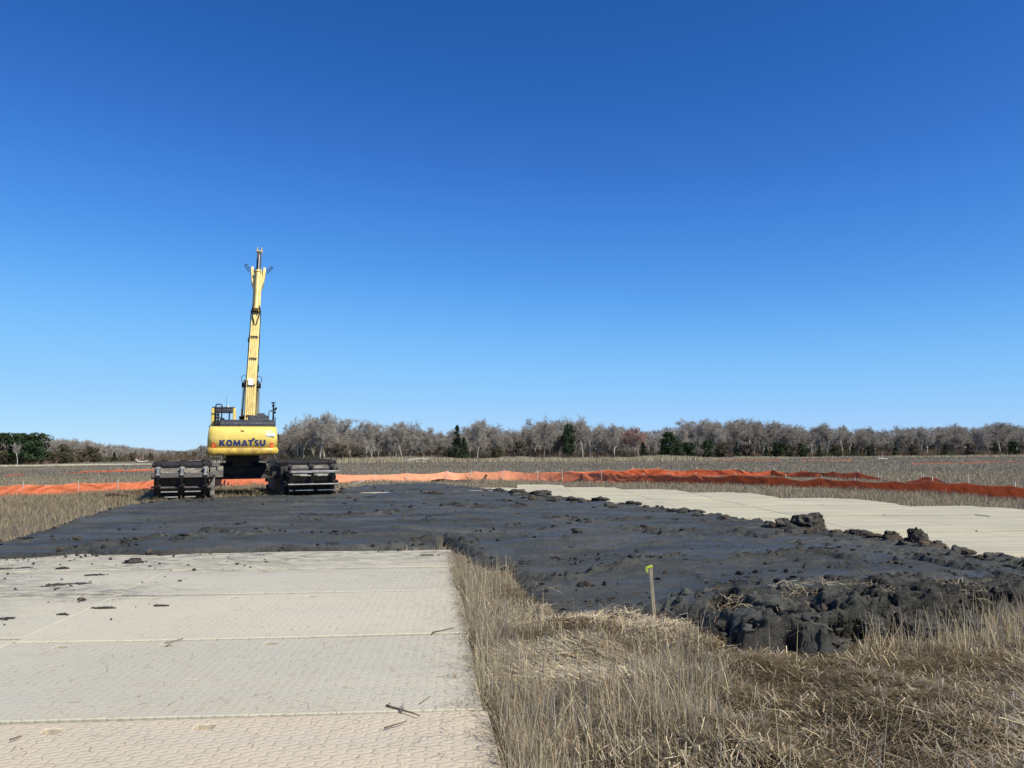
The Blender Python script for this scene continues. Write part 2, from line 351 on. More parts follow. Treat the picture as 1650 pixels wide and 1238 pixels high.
def mud_z(x, y, sd=None):
    if sd is None: sd = poly_sd(x, y, MUDP)
    hh = mud_h(x, y)
    rough = fbm(x * 1.1, y * 1.1, 3, 20)
    bank = sstep(.30, .40, hh) * sstep(1.6, .2, sd)                 # the broken face at the near right
    e = sd + .22 * fbm(x * 1.4, y * 1.8, 5, 5, .6) + .05 * fbm(x * 9, y * 9, 3, 6)
    wdt = .16 + .30 * sstep(.3, .4, hh)
    z = hh * sstep(-.03, 1, e / wdt * .9)
    z = hh * (1 - (1 - np.clip(e / wdt, 0, 1)) ** 2.2)
    z = z + (.040 * rough + .012 * fbm(x * 5, y * 5, 3, 21)) * sstep(0, .5, sd)
    lum = ridge(x * 3.1, y * 3.1, 4, 40) - .62
    z = z + bank * (.12 * lum + .08 * fbm(x * 5.5, y * 5.5, 3, 42, .6))
    rd = ridge(x * .55 + .2 * fbm(x, y, 2, 3), y * 1.2, 3, 60)
    z = z + .06 * sstep(.78, .93, rd) * (.1 + .9 * vnoise(x * 9, y * 9, 61)) * sstep(.05, .4, sd)
    cr = ridge(x * .9 + .35 * fbm(x * 1.5, y * 1.5, 2, 8), y * 1.3, 2, 70)
    z = z - .035 * sstep(.955, .99, cr)
    cd = crack_d(x, y); z = z + (.085 * sstep(.22, .05, cd) * np.clip(.3 + 1.2 * fbm(x * 6, y * 6, 4, 403, .6), 0, 1) - .05 * sstep(.07, .0, np.abs(cd - .16))) * sstep(.02, .2, sd)
    edge = sstep(.55, .05, sd) * sstep(.02, .12, sd)
    z = z + edge * .11 * np.clip(fbm(x * 4.5, y * 4.5, 4, 80, .6) + .12, 0, 1)
    return z

# ------------------------------------------------------------------ ground sheet
def build_ground():
    xs = np.sinh(np.linspace(-6.2, 6.2, 461)) * 6.0; ys = np.concatenate([-np.geomspace(1500, 1, 30), np.concatenate([np.linspace(-.5, 12, 180), np.linspace(12.2, 60, 230)]), np.geomspace(61, 3500, 60)])
    X, Y = np.meshgrid(xs, ys); Z = ground_z(X, Y) * (np.hypot(X, Y) < 90)
    ny, nx = X.shape; i = np.arange(ny * nx).reshape(ny, nx)
    q = np.stack([i[:-1, :-1], i[:-1, 1:], i[1:, 1:], i[1:, :-1]], -1).reshape(-1, 4)
    o = np_mesh('ground', np.stack([X, Y, Z], -1).reshape(-1, 3), [q], M['ground'], smooth=True)
    tag(o, 'brown marsh soil under the dry grass, reaching to the woods', None, None, 'structure')
build_ground()

def build_mud():
    a = np.linspace(-.95, 1.02, 820); ly = np.exp(np.linspace(math.log(6.0), math.log(47.0), 900))
    A, Y = np.meshgrid(a, ly); X = A * (Y * .93 + .9)
    sd = poly_sd(X, Y, MUDP); Z = mud_z(X, Y, sd)
    keep = sd > -.16
    base = np.where((X < -.4) & (Y < 16), .10, 0.0)
    ee = sd + .22 * fbm(X * 1.4, Y * 1.8, 5, 5, .6) + .05 * fbm(X * 9, Y * 9, 3, 6)
    Z = np.where(ee < 0, -.1, Z)
    ny, nx = X.shape; i = np.arange(ny * nx).reshape(ny, nx)
    q = np.stack([i[:-1, :-1], i[:-1, 1:], i[1:, 1:], i[1:, :-1]], -1).reshape(-1, 4)
    kf = keep.ravel()[q].any(1); q = q[kf]
    used = np.unique(q); mp = np.full(ny * nx, -1); mp[used] = np.arange(len(used)); q = mp[q]
    V = np.stack([X, Y, Z], -1).reshape(-1, 3)[used]
    x, y, s = V[:, 0].copy(), V[:, 1].copy(), sd.ravel()[used]; z = V[:, 2].copy()
    bk = sstep(.22, .32, mud_h(x, y)) * sstep(1.5, .5, s) * sstep(-.1, .12, s)                # torn, pitted face of the bank
    m = bk > .01; X3, Y3, Z3 = x[m] * 1.0, y[m], z[m] * 1.6
    n1 = fbm3(X3 * 2.4, Y3 * 2.4, Z3 * 2.4, 5, 301, .68); n2 = fbm3(X3 * 5.2 + 9, Y3 * 5.2, Z3 * 5.2, 5, 311, .7, True); pit = sstep(.12, .34, fbm3(X3 * 2.6 + 3, Y3 * 2.6, Z3 * 4, 3, 321)); sx = fbm3(X3 * 6, Y3 * 6, Z3 * 6, 4, 331, .6)
    a = bk[m] * (.18 * n1 + .11 * n2 - .30 * pit)
    V[m, 0] += bk[m] * .10 * sx; V[m, 1] -= a * .75; V[m, 2] += a * .75 + bk[m] * .03 * sx
    peat = sstep(.35, 0, s) * .8 * sstep(-.2, .4, fbm(x * 2.5, y * 2.5, 4, 33)) + .9 * sstep(.25, .03, crack_d(x, y)) * sstep(-.1, .3, fbm(x * 5, y * 5, 3, 35))
    bank = sstep(.30, .40, mud_h(x, y)) * sstep(1.6, .2, s)
    peat = np.clip(peat + bank * sstep(-.1, .25, fbm(x * 2.1 + 4, y * 2.1, 3, 34)) * .9 + bank * .45 + bank * .5 * sstep(2.3, 3.6, x / y * 7), 0, 1)
    o = np_mesh('mud', V, [q], M['mud'], smooth=True, col=np.stack([peat] * 3, -1))
    tag(o, 'raised sheet of dark grey wet mud spread across the marsh and mats', None, None, 'structure')
build_mud()

# ------------------------------------------------------------------ ground mats
MATS = []                                                          # (cx, cy, halfx, halfy, yaw)
def make_mat(cx, cy, sx, sy, yaw, mat, label, group, z=.10, droop=(0, 0), tilt=.016, shear=0.0, holes=True, nx=36, ny=20, muddy=False):
    n = (nx + 1) * (ny + 1)
    u, v = np.meshgrid(np.linspace(-sx / 2, sx / 2, nx + 1), np.linspace(-sy / 2, sy / 2, ny + 1))
    u = u - v * shear; c, s = math.cos(yaw), math.sin(yaw); wx = cx + u * c - v * s; wy = cy + u * s + v * c
    top = z + .022 * fbm(wx * .35, wy * .35, 2, 77) - tilt * (v / sy) - droop[0] * sstep(.25, .5, u / sx) * sstep(.3, .5, v / sy) - droop[1] * sstep(.2, .5, u / sx)
    i = np.arange(n).reshape(ny + 1, nx + 1); q = np.stack([i[:-1, :-1], i[:-1, 1:], i[1:, 1:], i[1:, :-1]], -1).reshape(-1, 4)
    if holes:                                                       # oval hand slots near the edges
        cu = (u[:-1, :-1] + u[1:, 1:]) / 2; cv = (v[:-1, :-1] + v[1:, 1:]) / 2
        cut = np.zeros(cu.size, bool)
        hs = [(-sx / 2 + .35, sy / 4), (sx / 2 - .35, sy / 4), (sx / 2 - .35, -sy / 4), (-sx * .17, sy / 2 - .18), (-sx * .38, sy / 2 - .18), (sx * .05, sy / 2 - .18)]
        for hx, hy in hs: cut |= (np.abs(cu - hx).ravel() < sx / nx * .6) & (np.abs(cv - hy).ravel() < sy / ny * .3)
    else: cut = np.zeros(len(q), bool)
    V = np.concatenate([np.stack([u, v, top], -1).reshape(-1, 3), np.stack([u, v, top - .085], -1).reshape(-1, 3)])
    rim = list(i[0, :]) + list(i[1:, -1]) + list(i[-1, -2::-1]) + list(i[-2:0:-1, 0]); rim = np.array(rim)
    side = np.stack([rim, rim + n, np.roll(rim, -1) + n, np.roll(rim, -1)], -1)
    walls = []
    for f in q[cut]:
        for a in range(4): walls.append((f[a], f[(a + 1) % 4], f[(a + 1) % 4] + n, f[a] + n))
    md = sstep(11.2, 14.4, wy + .45 * fbm(wx * .7, wy * .7, 3, 12) * 3) * .8 if muddy else 0 * wx
    if muddy: md = np.maximum(md, .75 * sstep(1.1, .1, np.hypot((wx + 5.6 + .5 * (wy - 10.4)) * .45, (wy - 10.6)) * 1.0)); md = np.maximum(md, .6 * sstep(1.0, .1, np.abs(wx + 6.6 + .35 * (wy - 10))) * sstep(7, 9, wy))
    md = np.concatenate([md.ravel(), md.ravel()])
    o = np_mesh('ground_mat', V, [q[~cut], (q[:, ::-1] + n), side] + ([np.array(walls)] if walls else []), mat, col=np.stack([md] * 3, -1))
    o.location = (cx, cy, 0); o.rotation_euler = (0, 0, yaw)
    tag(o, label, 'ground mat', group)
    MATS.append((cx, cy, sx / 2, sy / 2, yaw))
    b = o.modifiers.new('bevel', 'BEVEL'); b.width = .008; b.segments = 1; b.limit_method = 'ANGLE'; b.angle_limit = R(50)
    return o
ym = R(3.4); c_, s_ = math.cos(ym), math.sin(ym)
rows = [(3.27, 5.60), (5.60, 7.96), (7.96, 10.47), (10.47, 12.62), (12.62, 14.9), (14.9, 17.2)]
rnames = ['pinkish row nearest the camera', 'second row', 'third row', 'fourth row', 'row touching the mud', 'row buried under the mud']
EX = lambda y: -.09 - (y - 4.66) * .104
for ri, (y0, y1) in enumerate(rows):
    for ci in range(3 if ri > 1 else 2):
        if ri == 5: continue
        ymid = (y0 + y1) / 2; xm = EX((y0 + y1) / 2) + [.015, -.02, .01, -.03, .02, 0][ri] - 2.155 - ci * 4.325
        cx = xm; cy = ymid + math.tan(ym) * (xm + 1.0) * .6 + (0 if ci == 0 else .04 * ci)
        lab = ['grey tan ground mat with open grass-side edge, ', 'grey tan ground mat left of the long seam, ', 'grey tan ground mat at the left picture edge, '][ci] + rnames[ri]
        if ri == 0: lab = ['pinkish ground mat with open grass-side edge, row nearest the camera', 'pinkish ground mat left of the long seam, row nearest the camera'][ci]
        make_mat(cx, cy, 4.31, (y1 - y0) - .012, ym + R([.3, -.2, .4, -.3, .2, 0][ri]), M['mat_near'] if ri == 0 else M['mat_grey'], lab, 'composite mats of the near work pad', z=.105, muddy=True, shear=.045)
for ci in range(2):
    make_mat(EX(2.08) - 2.16 - ci * 4.325, 2.08, 4.31, 2.3, ym, M['mat_near'], 'pinkish ground mat under the photographer', 'composite mats of the near work pad')
# the second pad, beyond the mud: columns of mats laid lengthwise, each column slipped along the next
cols_ = [(-5.9, 40.6, 2), (-3.45, 40.9, 2), (-1.0, 42.0, 2), (1.45, 45.2, 4), (3.9, 41.7, 5), (6.35, 38.6, 6), (8.8, 35.0, 6), (11.25, 30.6, 5), (13.7, 25.6, 4), (16.15, 21.4, 3), (18.6, 18.0, 2)]
cn = ['yellowish ground mat in the far staggered pad beyond the mud']
for k, (x, yf, n) in enumerate(cols_):
    for j in range(n):
        make_mat(x, yf - 2.17 - j * 4.345, 2.452, 4.34, R(random.uniform(-.12, .12)), M['mat_far'], 'yellowish ground mat in the far staggered pad beyond the mud', 'composite mats of the far pad',
                 z=.12 + random.uniform(-.003, .003), droop=(.07, 0) if j == 0 else (0, 0), tilt=.03, holes=False, nx=10, ny=14)

# ------------------------------------------------------------------ grass and reeds
STRAW = np.array([.60, .50, .31]); TAN = np.array([.42, .34, .215]); GREY = np.array([.37, .325, .25]); BRN = np.array([.26, .20, .125]); DRK = np.array([.12, .095, .065]); RED = np.array([.31, .19, .115])
def palette(n, w):
    P = np.stack([STRAW, TAN, GREY, BRN, DRK, RED]); w = np.asarray(w, float); k = RNG.choice(len(P), n, p=w / w.sum())
    return P[k] * RNG.uniform(.75, 1.25, (n, 1)) * RNG.uniform(.95, 1.05, (n, 3))
def free(x, y, mud=.02, matm=.0):
    ok = poly_sd(x, y, MUDP) < -mud
    for cx, cy, hx, hy, a in MATS:
        c, s = math.cos(a), math.sin(a); u = (x - cx) * c + (y - cy) * s; v = -(x - cx) * s + (y - cy) * c
        ok &= ~((np.abs(u) < hx + matm) & (np.abs(v) < hy + matm))
    return ok
def blades(x, y, h, w, lean, lv=3, z0=None, ang=None):
    """ribbons: lean = horizontal reach as a share of the height"""
    n = len(x); th = RNG.uniform(0, 2 * np.pi, n) if ang is None else ang; dx, dy = np.cos(th), np.sin(th)
    tw = RNG.uniform(-1.1, 1.1, n); wx, wy = np.cos(tw), np.sin(tw)
    z0 = ground_z(x, y) - .01 if z0 is None else z0
    V = []
    for k in range(lv + 1):
        t = k / lv; sw = w * (1 - .75 * t) * .5; hz = h * (t - .18 * lean * t * t)
        px = x + dx * lean * h * t ** 1.6; py = y + dy * lean * h * t ** 1.6
        V.append(np.stack([px - wx * sw, py - wy * sw, z0 + hz], -1)); V.append(np.stack([px + wx * sw, py + wy * sw, z0 + hz], -1))
    V = np.stack(V, 1).reshape(-1, 3); b = np.arange(n)[:, None] * (2 * (lv + 1))
    q = np.concatenate([b + np.array([[2 * k, 2 * k + 1, 2 * k + 3, 2 * k + 2]]) for k in range(lv)])
    return V, q
def strands(x, y, z, L, w, rise, ang):
    """straw lying down"""
    n = len(x); dx, dy = np.cos(ang), np.sin(ang); bend = RNG.uniform(-.12, .12, n); V = []
    for k in range(3):
        t = k / 2; px = x + dx * L * (t - .5) - dy * bend * L * math.sin(math.pi * t); py = y + dy * L * (t - .5) + dx * bend * L * math.sin(math.pi * t)
        pz = z + rise * (t - .5) + .03 * math.sin(math.pi * t) * RNG.uniform(0, 1, n)
        V.append(np.stack([px - dy * w / 2, py + dx * w / 2, pz], -1)); V.append(np.stack([px + dy * w / 2, py - dx * w / 2, pz + w * .4], -1))
    V = np.stack(V, 1).reshape(-1, 3); b = np.arange(n)[:, None] * 6
    return V, np.concatenate([b + np.array([[0, 1, 3, 2]]), b + np.array([[2, 3, 5, 4]])])
def join(parts):
    V = []; Q = []; C = []; o = 0
    for (v, q), c in parts:
        V.append(v); Q.append(q + o); C.append(np.repeat(c, len(v) // len(c), 0)); o += len(v)
    return np.concatenate(V), np.concatenate(Q), np.concatenate(C)
def near_top(x, y): return .113 + .022 * fbm(np.asarray(x, float) * .35, np.asarray(y, float) * .35, 2, 77)
def near_density(x, y):
    """0 = trampled thatch, 1 = standing stems"""
    d = fbm(x * .8, y * .8, 3, 101) * 1.2 + .28
    def blob(px, py, r, s): 
        a, b = at(px, py, 0); return s * np.exp(-(((x - a) / r) ** 2 + ((y - b) / (r * 1.0)) ** 2))
    for q in [(1120, 1180, .5, .9), (1000, 1200, .4, .5), (1180, 1120, .5, .5), (960, 1060, .6, .5), (780, 1000, .7, .7), (760, 950, .7, .8), (830, 1200, .25, .5), (1600, 1010, .9, .8), (1100, 1040, .5, .6),
              (1450, 1180, .9, -1.5), (1600, 1200, .7, -1.3), (1400, 1110, .8, -1.2), (1560, 1120, .8, -1.0), (950, 1135, .35, -1.1), (1300, 1100, .5, -.7), (1290, 1200, .4, -.5)]:
        d = d + blob(*q)
    d = d + 1.1 * np.exp(-(((x + .09 + (y - 4.66) * .104) - .12) / .28) ** 2)
    return np.clip(d, 0, 1)
def build_near_grass():
    n = 120000; a = RNG.uniform(-.10, 1.0, n); y = 3.2 + 9.5 * RNG.uniform(0, 1, n) ** 1.15; x = a * (y * .66 + .5)
    ok = free(x, y, .03, .01) & (x > -1.6); x, y = x[ok], y[ok]
    d = near_density(x, y); keep = RNG.uniform(0, 1, len(x)) < .06 + .94 * d; x, y, d = x[keep], y[keep], d[keep]
    cl = vnoise(x * 6, y * 6, 7)
    h = (.10 + .22 * d * RNG.uniform(.2, 1, len(x)) + .10 * cl) * (1 - .3 * (RNG.uniform(0, 1, len(x)) < .4))
    tone = fbm(x * 1.3, y * 1.3, 3, 55)
    nb = len(x); c1 = palette(nb, [3.2, 5, 2.6, 4.2, 1.3, 1.2]); c2 = palette(nb, [1.6, 3, 6, 3, 1, .2]); c = np.where((tone > .02)[:, None], c2, c1) * .86
    p = [(blades(x, y, h, RNG.uniform(.0025, .0058, nb), np.where(RNG.uniform(0, 1, nb) < .3, RNG.uniform(.5, 1.6, nb), RNG.uniform(.02, .6, nb)), ang=np.where(RNG.uniform(0, 1, nb) < .5, 9 * fbm(x * .9, y * .9, 2, 67) + RNG.normal(0, .5, nb), RNG.uniform(0, 6.3, nb))), c)]
    # tall single stems
    m = RNG.uniform(0, 1, nb) < .035; xs, ys = x[m], y[m]
    p.append((blades(xs, ys, RNG.uniform(.28, .52, len(xs)), RNG.uniform(.004, .007, len(xs)), RNG.uniform(0, .3, len(xs))), palette(len(xs), [5, 3, 2, 1, .2, .2])))
    q = 5200; a = RNG.uniform(-.10, 1.0, q); yy = 3.2 + 7.5 * RNG.uniform(0, 1, q); xx = a * (yy * .66 + .5); dd = near_density(xx, yy) * (vnoise(xx * 2.2, yy * 2.2, 71) > .42); ok = free(xx, yy, .02, .02) & (RNG.uniform(0, 1, q) < dd); xx, yy = xx[ok], yy[ok]; q = len(xx)
    p.append((blades(xx, yy, RNG.uniform(.22, .48, q), RNG.uniform(.006, .011, q), np.where(RNG.uniform(0, 1, q) < .2, RNG.uniform(.6, 1.3, q), RNG.uniform(0, .35, q))), palette(q, [5, 4, 3, 2, .3, .5])))
    q = 90000; a = RNG.uniform(-.05, 1.0, q); yy = 3.2 + 5.2 * RNG.uniform(0, 1, q); xx = a * (yy * .66 + .5); ok = free(xx, yy, .03, .04); xx, yy = xx[ok], yy[ok]; dd = near_density(xx, yy)
    clump = fbm(xx * 1.1, yy * 1.6, 3, 72); k = RNG.uniform(0, 1, len(xx)) < (1 - dd) * (.25 + .75 * sstep(-.15, .15, clump)); xx, yy = xx[k], yy[k]; q = len(xx)
    p.append((strands(xx, yy, ground_z(xx, yy) + RNG.uniform(.05, .12, q), RNG.uniform(.08, .38, q), RNG.uniform(.0035, .0075, q), RNG.normal(0, .05, q), 3.0 * fbm(xx * .45, yy * .45, 2, 66) + RNG.normal(0, .8, q)), palette(q, [4, 6, 4.5, 1.5, .3, .7]) * 1.12))
    q = 1500; yy = RNG.uniform(3.4, 14.2, q); xx = -.09 - (yy - 4.66) * .104 + RNG.normal(.01, .05, q); p.append((strands(xx, yy, near_top(xx, yy) + .004 + RNG.uniform(0, .02, q), RNG.uniform(.05, .22, q), RNG.uniform(.002, .005, q), RNG.normal(0, .03, q), RNG.normal(0, .8, q)), palette(q, [4, 4, 4, 2, .3, .5])))
    # seed-headed stems at the right end of the bank
    q = 420; P = np.array([at(a_, b_, 0) for a_, b_ in zip(RNG.uniform(1390, 1680, q), RNG.uniform(1015, 1075, q))]); ok = free(P[:, 0], P[:, 1], .0, .02); P = P[ok]; q = len(P)
    p.append((blades(P[:, 0], P[:, 1], RNG.uniform(.2, .52, q), RNG.uniform(.005, .009, q), RNG.uniform(0, .4, q)), palette(q, [5, 3, 4, 1, .1, .1])))
    # thatch
    n = 380000; a = RNG.uniform(-.10, 1.0, n); y = 3.2 + 9.0 * RNG.uniform(0, 1, n) ** 1.2; x = a * (y * .66 + .5); ok = free(x, y, .02, .03) & (x > -1.6); x, y = x[ok], y[ok]
    d = near_density(x, y); nb = len(x); flow = 3.0 * fbm(x * .45, y * .45, 2, 66) + RNG.normal(0, .65, nb)
    L = RNG.uniform(.06, .42, nb) * (1.2 - .6 * d); z = ground_z(x, y) + RNG.uniform(.0, .11, nb)
    p.append((strands(x, y, z, L, RNG.uniform(.0025, .0065, nb), RNG.normal(0, .06, nb), flow), palette(nb, [3.0, 5, 6, 2.6, .8, .9]) * 1.18))
    V, Q, C = join(p); o = np_mesh('marsh_grass', V, [Q], M['grass'], col=C)
    tag(o, 'dry straw-coloured marsh grass and trampled thatch beside the near mats', 'grass', None, 'stuff')
build_near_grass()

def scatter_tri(n, x0, x1, y0, y1):
    return RNG.uniform(x0, x1, n), RNG.uniform(y0, y1, n)
def build_mid_grass():
    """both sides of the mud out to the barrier fences and a little beyond"""
    ps = []
    n = 420000; y = np.sqrt(RNG.uniform(0, 1, n) * (70 ** 2 - 12 ** 2) + 12 ** 2); a = RNG.uniform(-.72, .72, n); x = a * y
    ok = free(x, y, .05, .03); x, y = x[ok], y[ok]; nb = len(x)
    tone = fbm(x * .25, y * .4, 4, 58); left = x < -7
    pale = np.where(left & (y < 44), .75, np.where(y < 33, .35, .1)) + tone * .5
    c1 = palette(nb, [3.5, 5, 3.0, 1.8, .2, .4]) * np.array([.66, .63, .58]); c2 = (palette(nb, [.8, 3, 5, 2.4, .4, .3]) * .7 + .3 * TAN) * .84
    c = np.where((RNG.uniform(0, 1, nb) < pale)[:, None], c1, c2)
    patch = vnoise(x * 1.2, y * 1.2, 31)
    h = RNG.uniform(.10, .27, nb) * (.5 + .9 * patch); wd = RNG.uniform(.5, 1.1, nb) * (y / 1295.0) * .95
    ps.append((blades(x, y, h, np.maximum(wd, .006), RNG.uniform(.05, .6, nb), 2), c))
    V, Q, C = join(ps); o = np_mesh('marsh_meadow', V, [Q], M['grass'], col=C)
    tag(o, 'grey-brown dormant marsh grass around the mud, mats and orange fences', 'grass', None, 'stuff')
    # far marsh
    n = 170000; y = 66 * (330 / 66.) ** RNG.uniform(0, 1, n); x = RNG.uniform(-.75, .75, n) * y
    c = palette(n, [.5, 2.4, 4, 3, .6, .3]); c = (c * .35 + np.array([.33, .29, .22]) * .65) * .70; band = fbm(x * .012, y * .05, 3, 59)
    c = c * (1 + .35 * band)[:, None]
    h = RNG.uniform(.15, .34, n); wd = RNG.uniform(.5, 1.1, n) * y / 1295.
    V, Q = blades(x, y, h, wd, RNG.uniform(.1, .7, n), 1); o = np_mesh('distant_marsh', V, [Q], M['grass'], col=np.repeat(c, 4, 0))
    tag(o, 'flat grey-brown marsh stretching from the fences to the woods', 'marsh', None, 'stuff')
    # pale reeds along the wood
    n = 60000; px = RNG.uniform(520, 1700, n); D = RNG.uniform(168, 205, n) + 30 * (px > 1180); x = (px - 825) / F * D
    dens = np.clip(1.0 - .8 * sstep(1120, 1300, px) - .7 * sstep(640, 540, px), 0, 1) * (.7 + .5 * vnoise(x * .06, D * .1, 3)); k = RNG.uniform(0, 1, n) < dens; x, D, px = x[k], D[k], px[k]; n = len(x)
    h = RNG.uniform(.5, 1.25, n) * (.35 + .75 * vnoise(x * .11, D * .02, 4) + .3 * vnoise(x * .5, D * .1, 5)) * (1 - .35 * sstep(1100, 1300, px)); c = palette(n, [5, 4, 3, .8, 0, 0]) * .88
    V, Q = blades(x, D, h, RNG.uniform(.07, .16, n), RNG.uniform(0, .3, n), 1); o = np_mesh('reed_bed', V, [Q], M['grass'], col=np.repeat(c, 4, 0))
    tag(o, 'band of taller pale reeds along the foot of the woods', 'reeds', None, 'stuff')
build_mid_grass()

# a few tufts growing through the slots of the mats
for px, py, s in [(735, 1092, .11), (745, 1137, .12), (748, 1062, .09), (700, 890, .13), (670, 886, .1)]:
    X, Y = at(px, py, .11); n = 26; x = RNG.normal(X, .035, n); y = RNG.normal(Y, .03, n)
    V, Q = blades(x, y, RNG.uniform(.4, 1.1, n) * s, RNG.uniform(.003, .005, n), RNG.uniform(.2, 1.4, n), 3, z0=np.full(n, .09))
    o = np_mesh('grass_tuft', V, [Q], M['grass'], col=np.repeat(palette(n, [4, 4, 1, 2, 1, 1]), 8, 0))
    lab = {735: 'small dry grass tuft in a slot near the mat edge, the middle one of three', 745: 'small dry grass tuft in a mat slot just beyond the pinkish mats', 748: 'smallest dry tuft on the right edge of the mats',
           700: 'straw tuft at the corner where mats, mud and grass meet', 670: 'low straw tuft on the far edge of the mats at the mud'}[px]
    tag(o, lab, 'grass tuft', 'grass tufts on the mats')

# loose straw on mats
def build_litter():
    n = 3600; y = 3.3 + 11.0 * RNG.uniform(0, 1, n); x = -RNG.uniform(.1, 1, n) ** 1.3 * y * .66 - .2
    edge = -.1 - (y - 4.66) * .1; e2 = RNG.uniform(0, 1, n) < .35; x = np.where(e2, edge - np.abs(RNG.normal(0, .28, n)), x)
    ok = (x < edge) & (poly_sd(x, y, MUDP) < -.03); x, y = x[ok], y[ok]; n = len(x)
    V, Q = strands(x, y, near_top(x, y) + .003, RNG.uniform(.015, .10, n) * np.where(RNG.uniform(0, 1, n) < .06, 2.2, 1), RNG.uniform(.0015, .0035, n), np.zeros(n), RNG.uniform(0, 6.3, n))
    V[:, 2] = np.minimum(V[:, 2], near_top(V[:, 0], V[:, 1]) + .010)
    o = np_mesh('straw_litter', V, [Q], M['grass'], col=np.repeat(palette(n, [3, 4, 3, 2, .6, 1]), 6, 0)); tag(o, 'loose bits of straw scattered over the near mats', 'straw', None, 'stuff')
build_litter()

# ------------------------------------------------------------------ clods
import bmesh
def ico(sub):
    bm = bmesh.new(); bmesh.ops.create_icosphere(bm, subdivisions=sub, radius=1); v = np.array([q.co[:] for q in bm.verts]); f = np.array([[q.index for q in p.verts] for p in bm.faces]); bm.free(); return v, f
IV3, IF3 = ico(5); IV1, IF1 = ico(1)
def lump(seed, rug=.45, base=None):
    v = (IV3 if base is None else base).copy(); q = v + seed * 13.71
    n = fbm3(q[:, 0] * 1.1, q[:, 1] * 1.1, q[:, 2] * 1.1, 3, seed); r = fbm3(q[:, 0] * 2.4, q[:, 1] * 2.4, q[:, 2] * 2.4, 3, seed + 3, .55, True); n2 = fbm3(q[:, 0] * 7, q[:, 1] * 7, q[:, 2] * 7, 2, seed + 9)
    n3 = fbm3(q[:, 0] * 15, q[:, 1] * 15, q[:, 2] * 15, 2, seed + 19); v = v * (1 + rug * 1.5 * n + rug * .8 * r + .20 * n2 + .07 * n3)[:, None]; v[:, 2] = np.where(v[:, 2] < -.3, -.3 + (v[:, 2] + .3) * .3, v[:, 2]); return v
def clod(px, py, z, sx, sy, sz, label, seed, mat='clod', group='clods along the mud', name='mud_clod', cat='clod'):
    X, Y = at(px, py, z); v = lump(seed) * np.array([sx, sy, sz]); o = np_mesh(name, v, [IF3], M[mat], smooth=True)
    o.location = (X, Y, z + sz * .2); tag(o, label, cat, group); return o
mz = .22
CL = [
 (1298, 852, mz, 0.30, 0.24, 0.21, 'largest peaked dark clod on the far mud rim before the pale mats'),
 (1262, 846, mz, 0.14, 0.12, 0.10, 'small dark clod just left of the largest peaked clod'),
 (1385, 866, mz, 0.19, 0.14, 0.10, 'low dark clod midway between the peaked clod and the rounded grey one'),
 (1438, 872, mz, 0.17, 0.14, 0.12, 'dark crumbly clod touching the rounded grey clod on its left'),
 (1478, 873, mz, 0.16, 0.14, 0.15, 'rounded grey clod with a smooth sunlit side, near the pale mats'),
 (1505, 882, mz, 0.14, 0.10, 0.08, 'low dark clod right behind the rounded grey clod'),
 (1120, 826, mz, 0.22, 0.16, 0.06, 'flat clod on the mud rim below the pale pad, middle of the rim'),
 (1085, 824, mz, 0.16, 0.13, 0.05, 'flat clod on the mud rim left of the middle one'),
 (1020, 813, .2, 0.22, 0.18, 0.07, 'small hump of mud on the rim where the rim bends'),
 (965, 806, .2, 0.25, 0.22, 0.09, 'low hump on the mud rim left of the bend'),
 (925, 806, .2, 0.22, 0.18, 0.07, 'dark clod lying just inside the mud rim below the pad tip'),
 (870, 797, .16, 0.40, 0.25, 0.11, 'crumbly brown clod at the tip of the pale pad'),
 (835, 794, .16, 0.32, 0.25, 0.10, 'brown clod left of the crumbly one at the pad tip'),
 (805, 792, .16, 0.25, 0.22, 0.09, 'small dark clod in front of the thin strip of pale mats'),
 (700, 797, .14, 0.36, 0.29, 0.09, 'dark clod at the left end of the thin mat strip'),
 (1045, 853, .24, 0.14, 0.10, 0.04, 'small dark lump alone on the smooth mud below the rim bend'),
 (930, 857, .22, 0.09, 0.07, 0.04, 'tiny dark lump on the smooth mud near the middle'),
 (212, 908, .11, 0.14, 0.10, 0.06, 'single dark clod lying on the mats at the mud edge'),
 (132, 967, .12, 0.04, 0.02, 0.02, 'small twiggy clod alone on the left mats'),
 (100, 917, .12, 0.07, 0.05, 0.02, 'brown crumb of mud on the mats left of the single clod'),
 (822, 922, .06, 0.13, 0.10, 0.06, 'dark clod at the left end of the crack beside the stake'),
 (1640, 942, .3, 0.18, 0.13, 0.06, 'dark flat clod on the mud at the right picture edge'),
 (1070, 1003, .05, 0.16, 0.12, 0.06, 'crumbly clod at the foot of the wooden stake'),
 (1180, 1030, .06, 0.21, 0.18, 0.12, 'dark slab of mud at the left end of the broken bank'),
 (1225, 1040, .04, 0.24, 0.18, 0.13, 'rough grey block at the foot of the broken bank'),
 (1290, 1035, .08, 0.22, 0.16, 0.16, 'big pitted block in the middle of the broken bank'),
 (1325, 1047, .03, 0.18, 0.13, 0.11, 'grey rounded block at the lowest point of the bank'),
 (1395, 1022, .08, 0.16, 0.16, 0.13, 'dark peaty block right of the big pitted one'),
 (1470, 1020, .08, 0.21, 0.16, 0.15, 'black peaty block beside the hollow in the bank'),
 (1540, 1012, .08, 0.19, 0.16, 0.14, 'brown peaty block at the grassy right end of the bank'),
]
for i, c in enumerate(CL): clod(*c[:7], seed=i + 3)
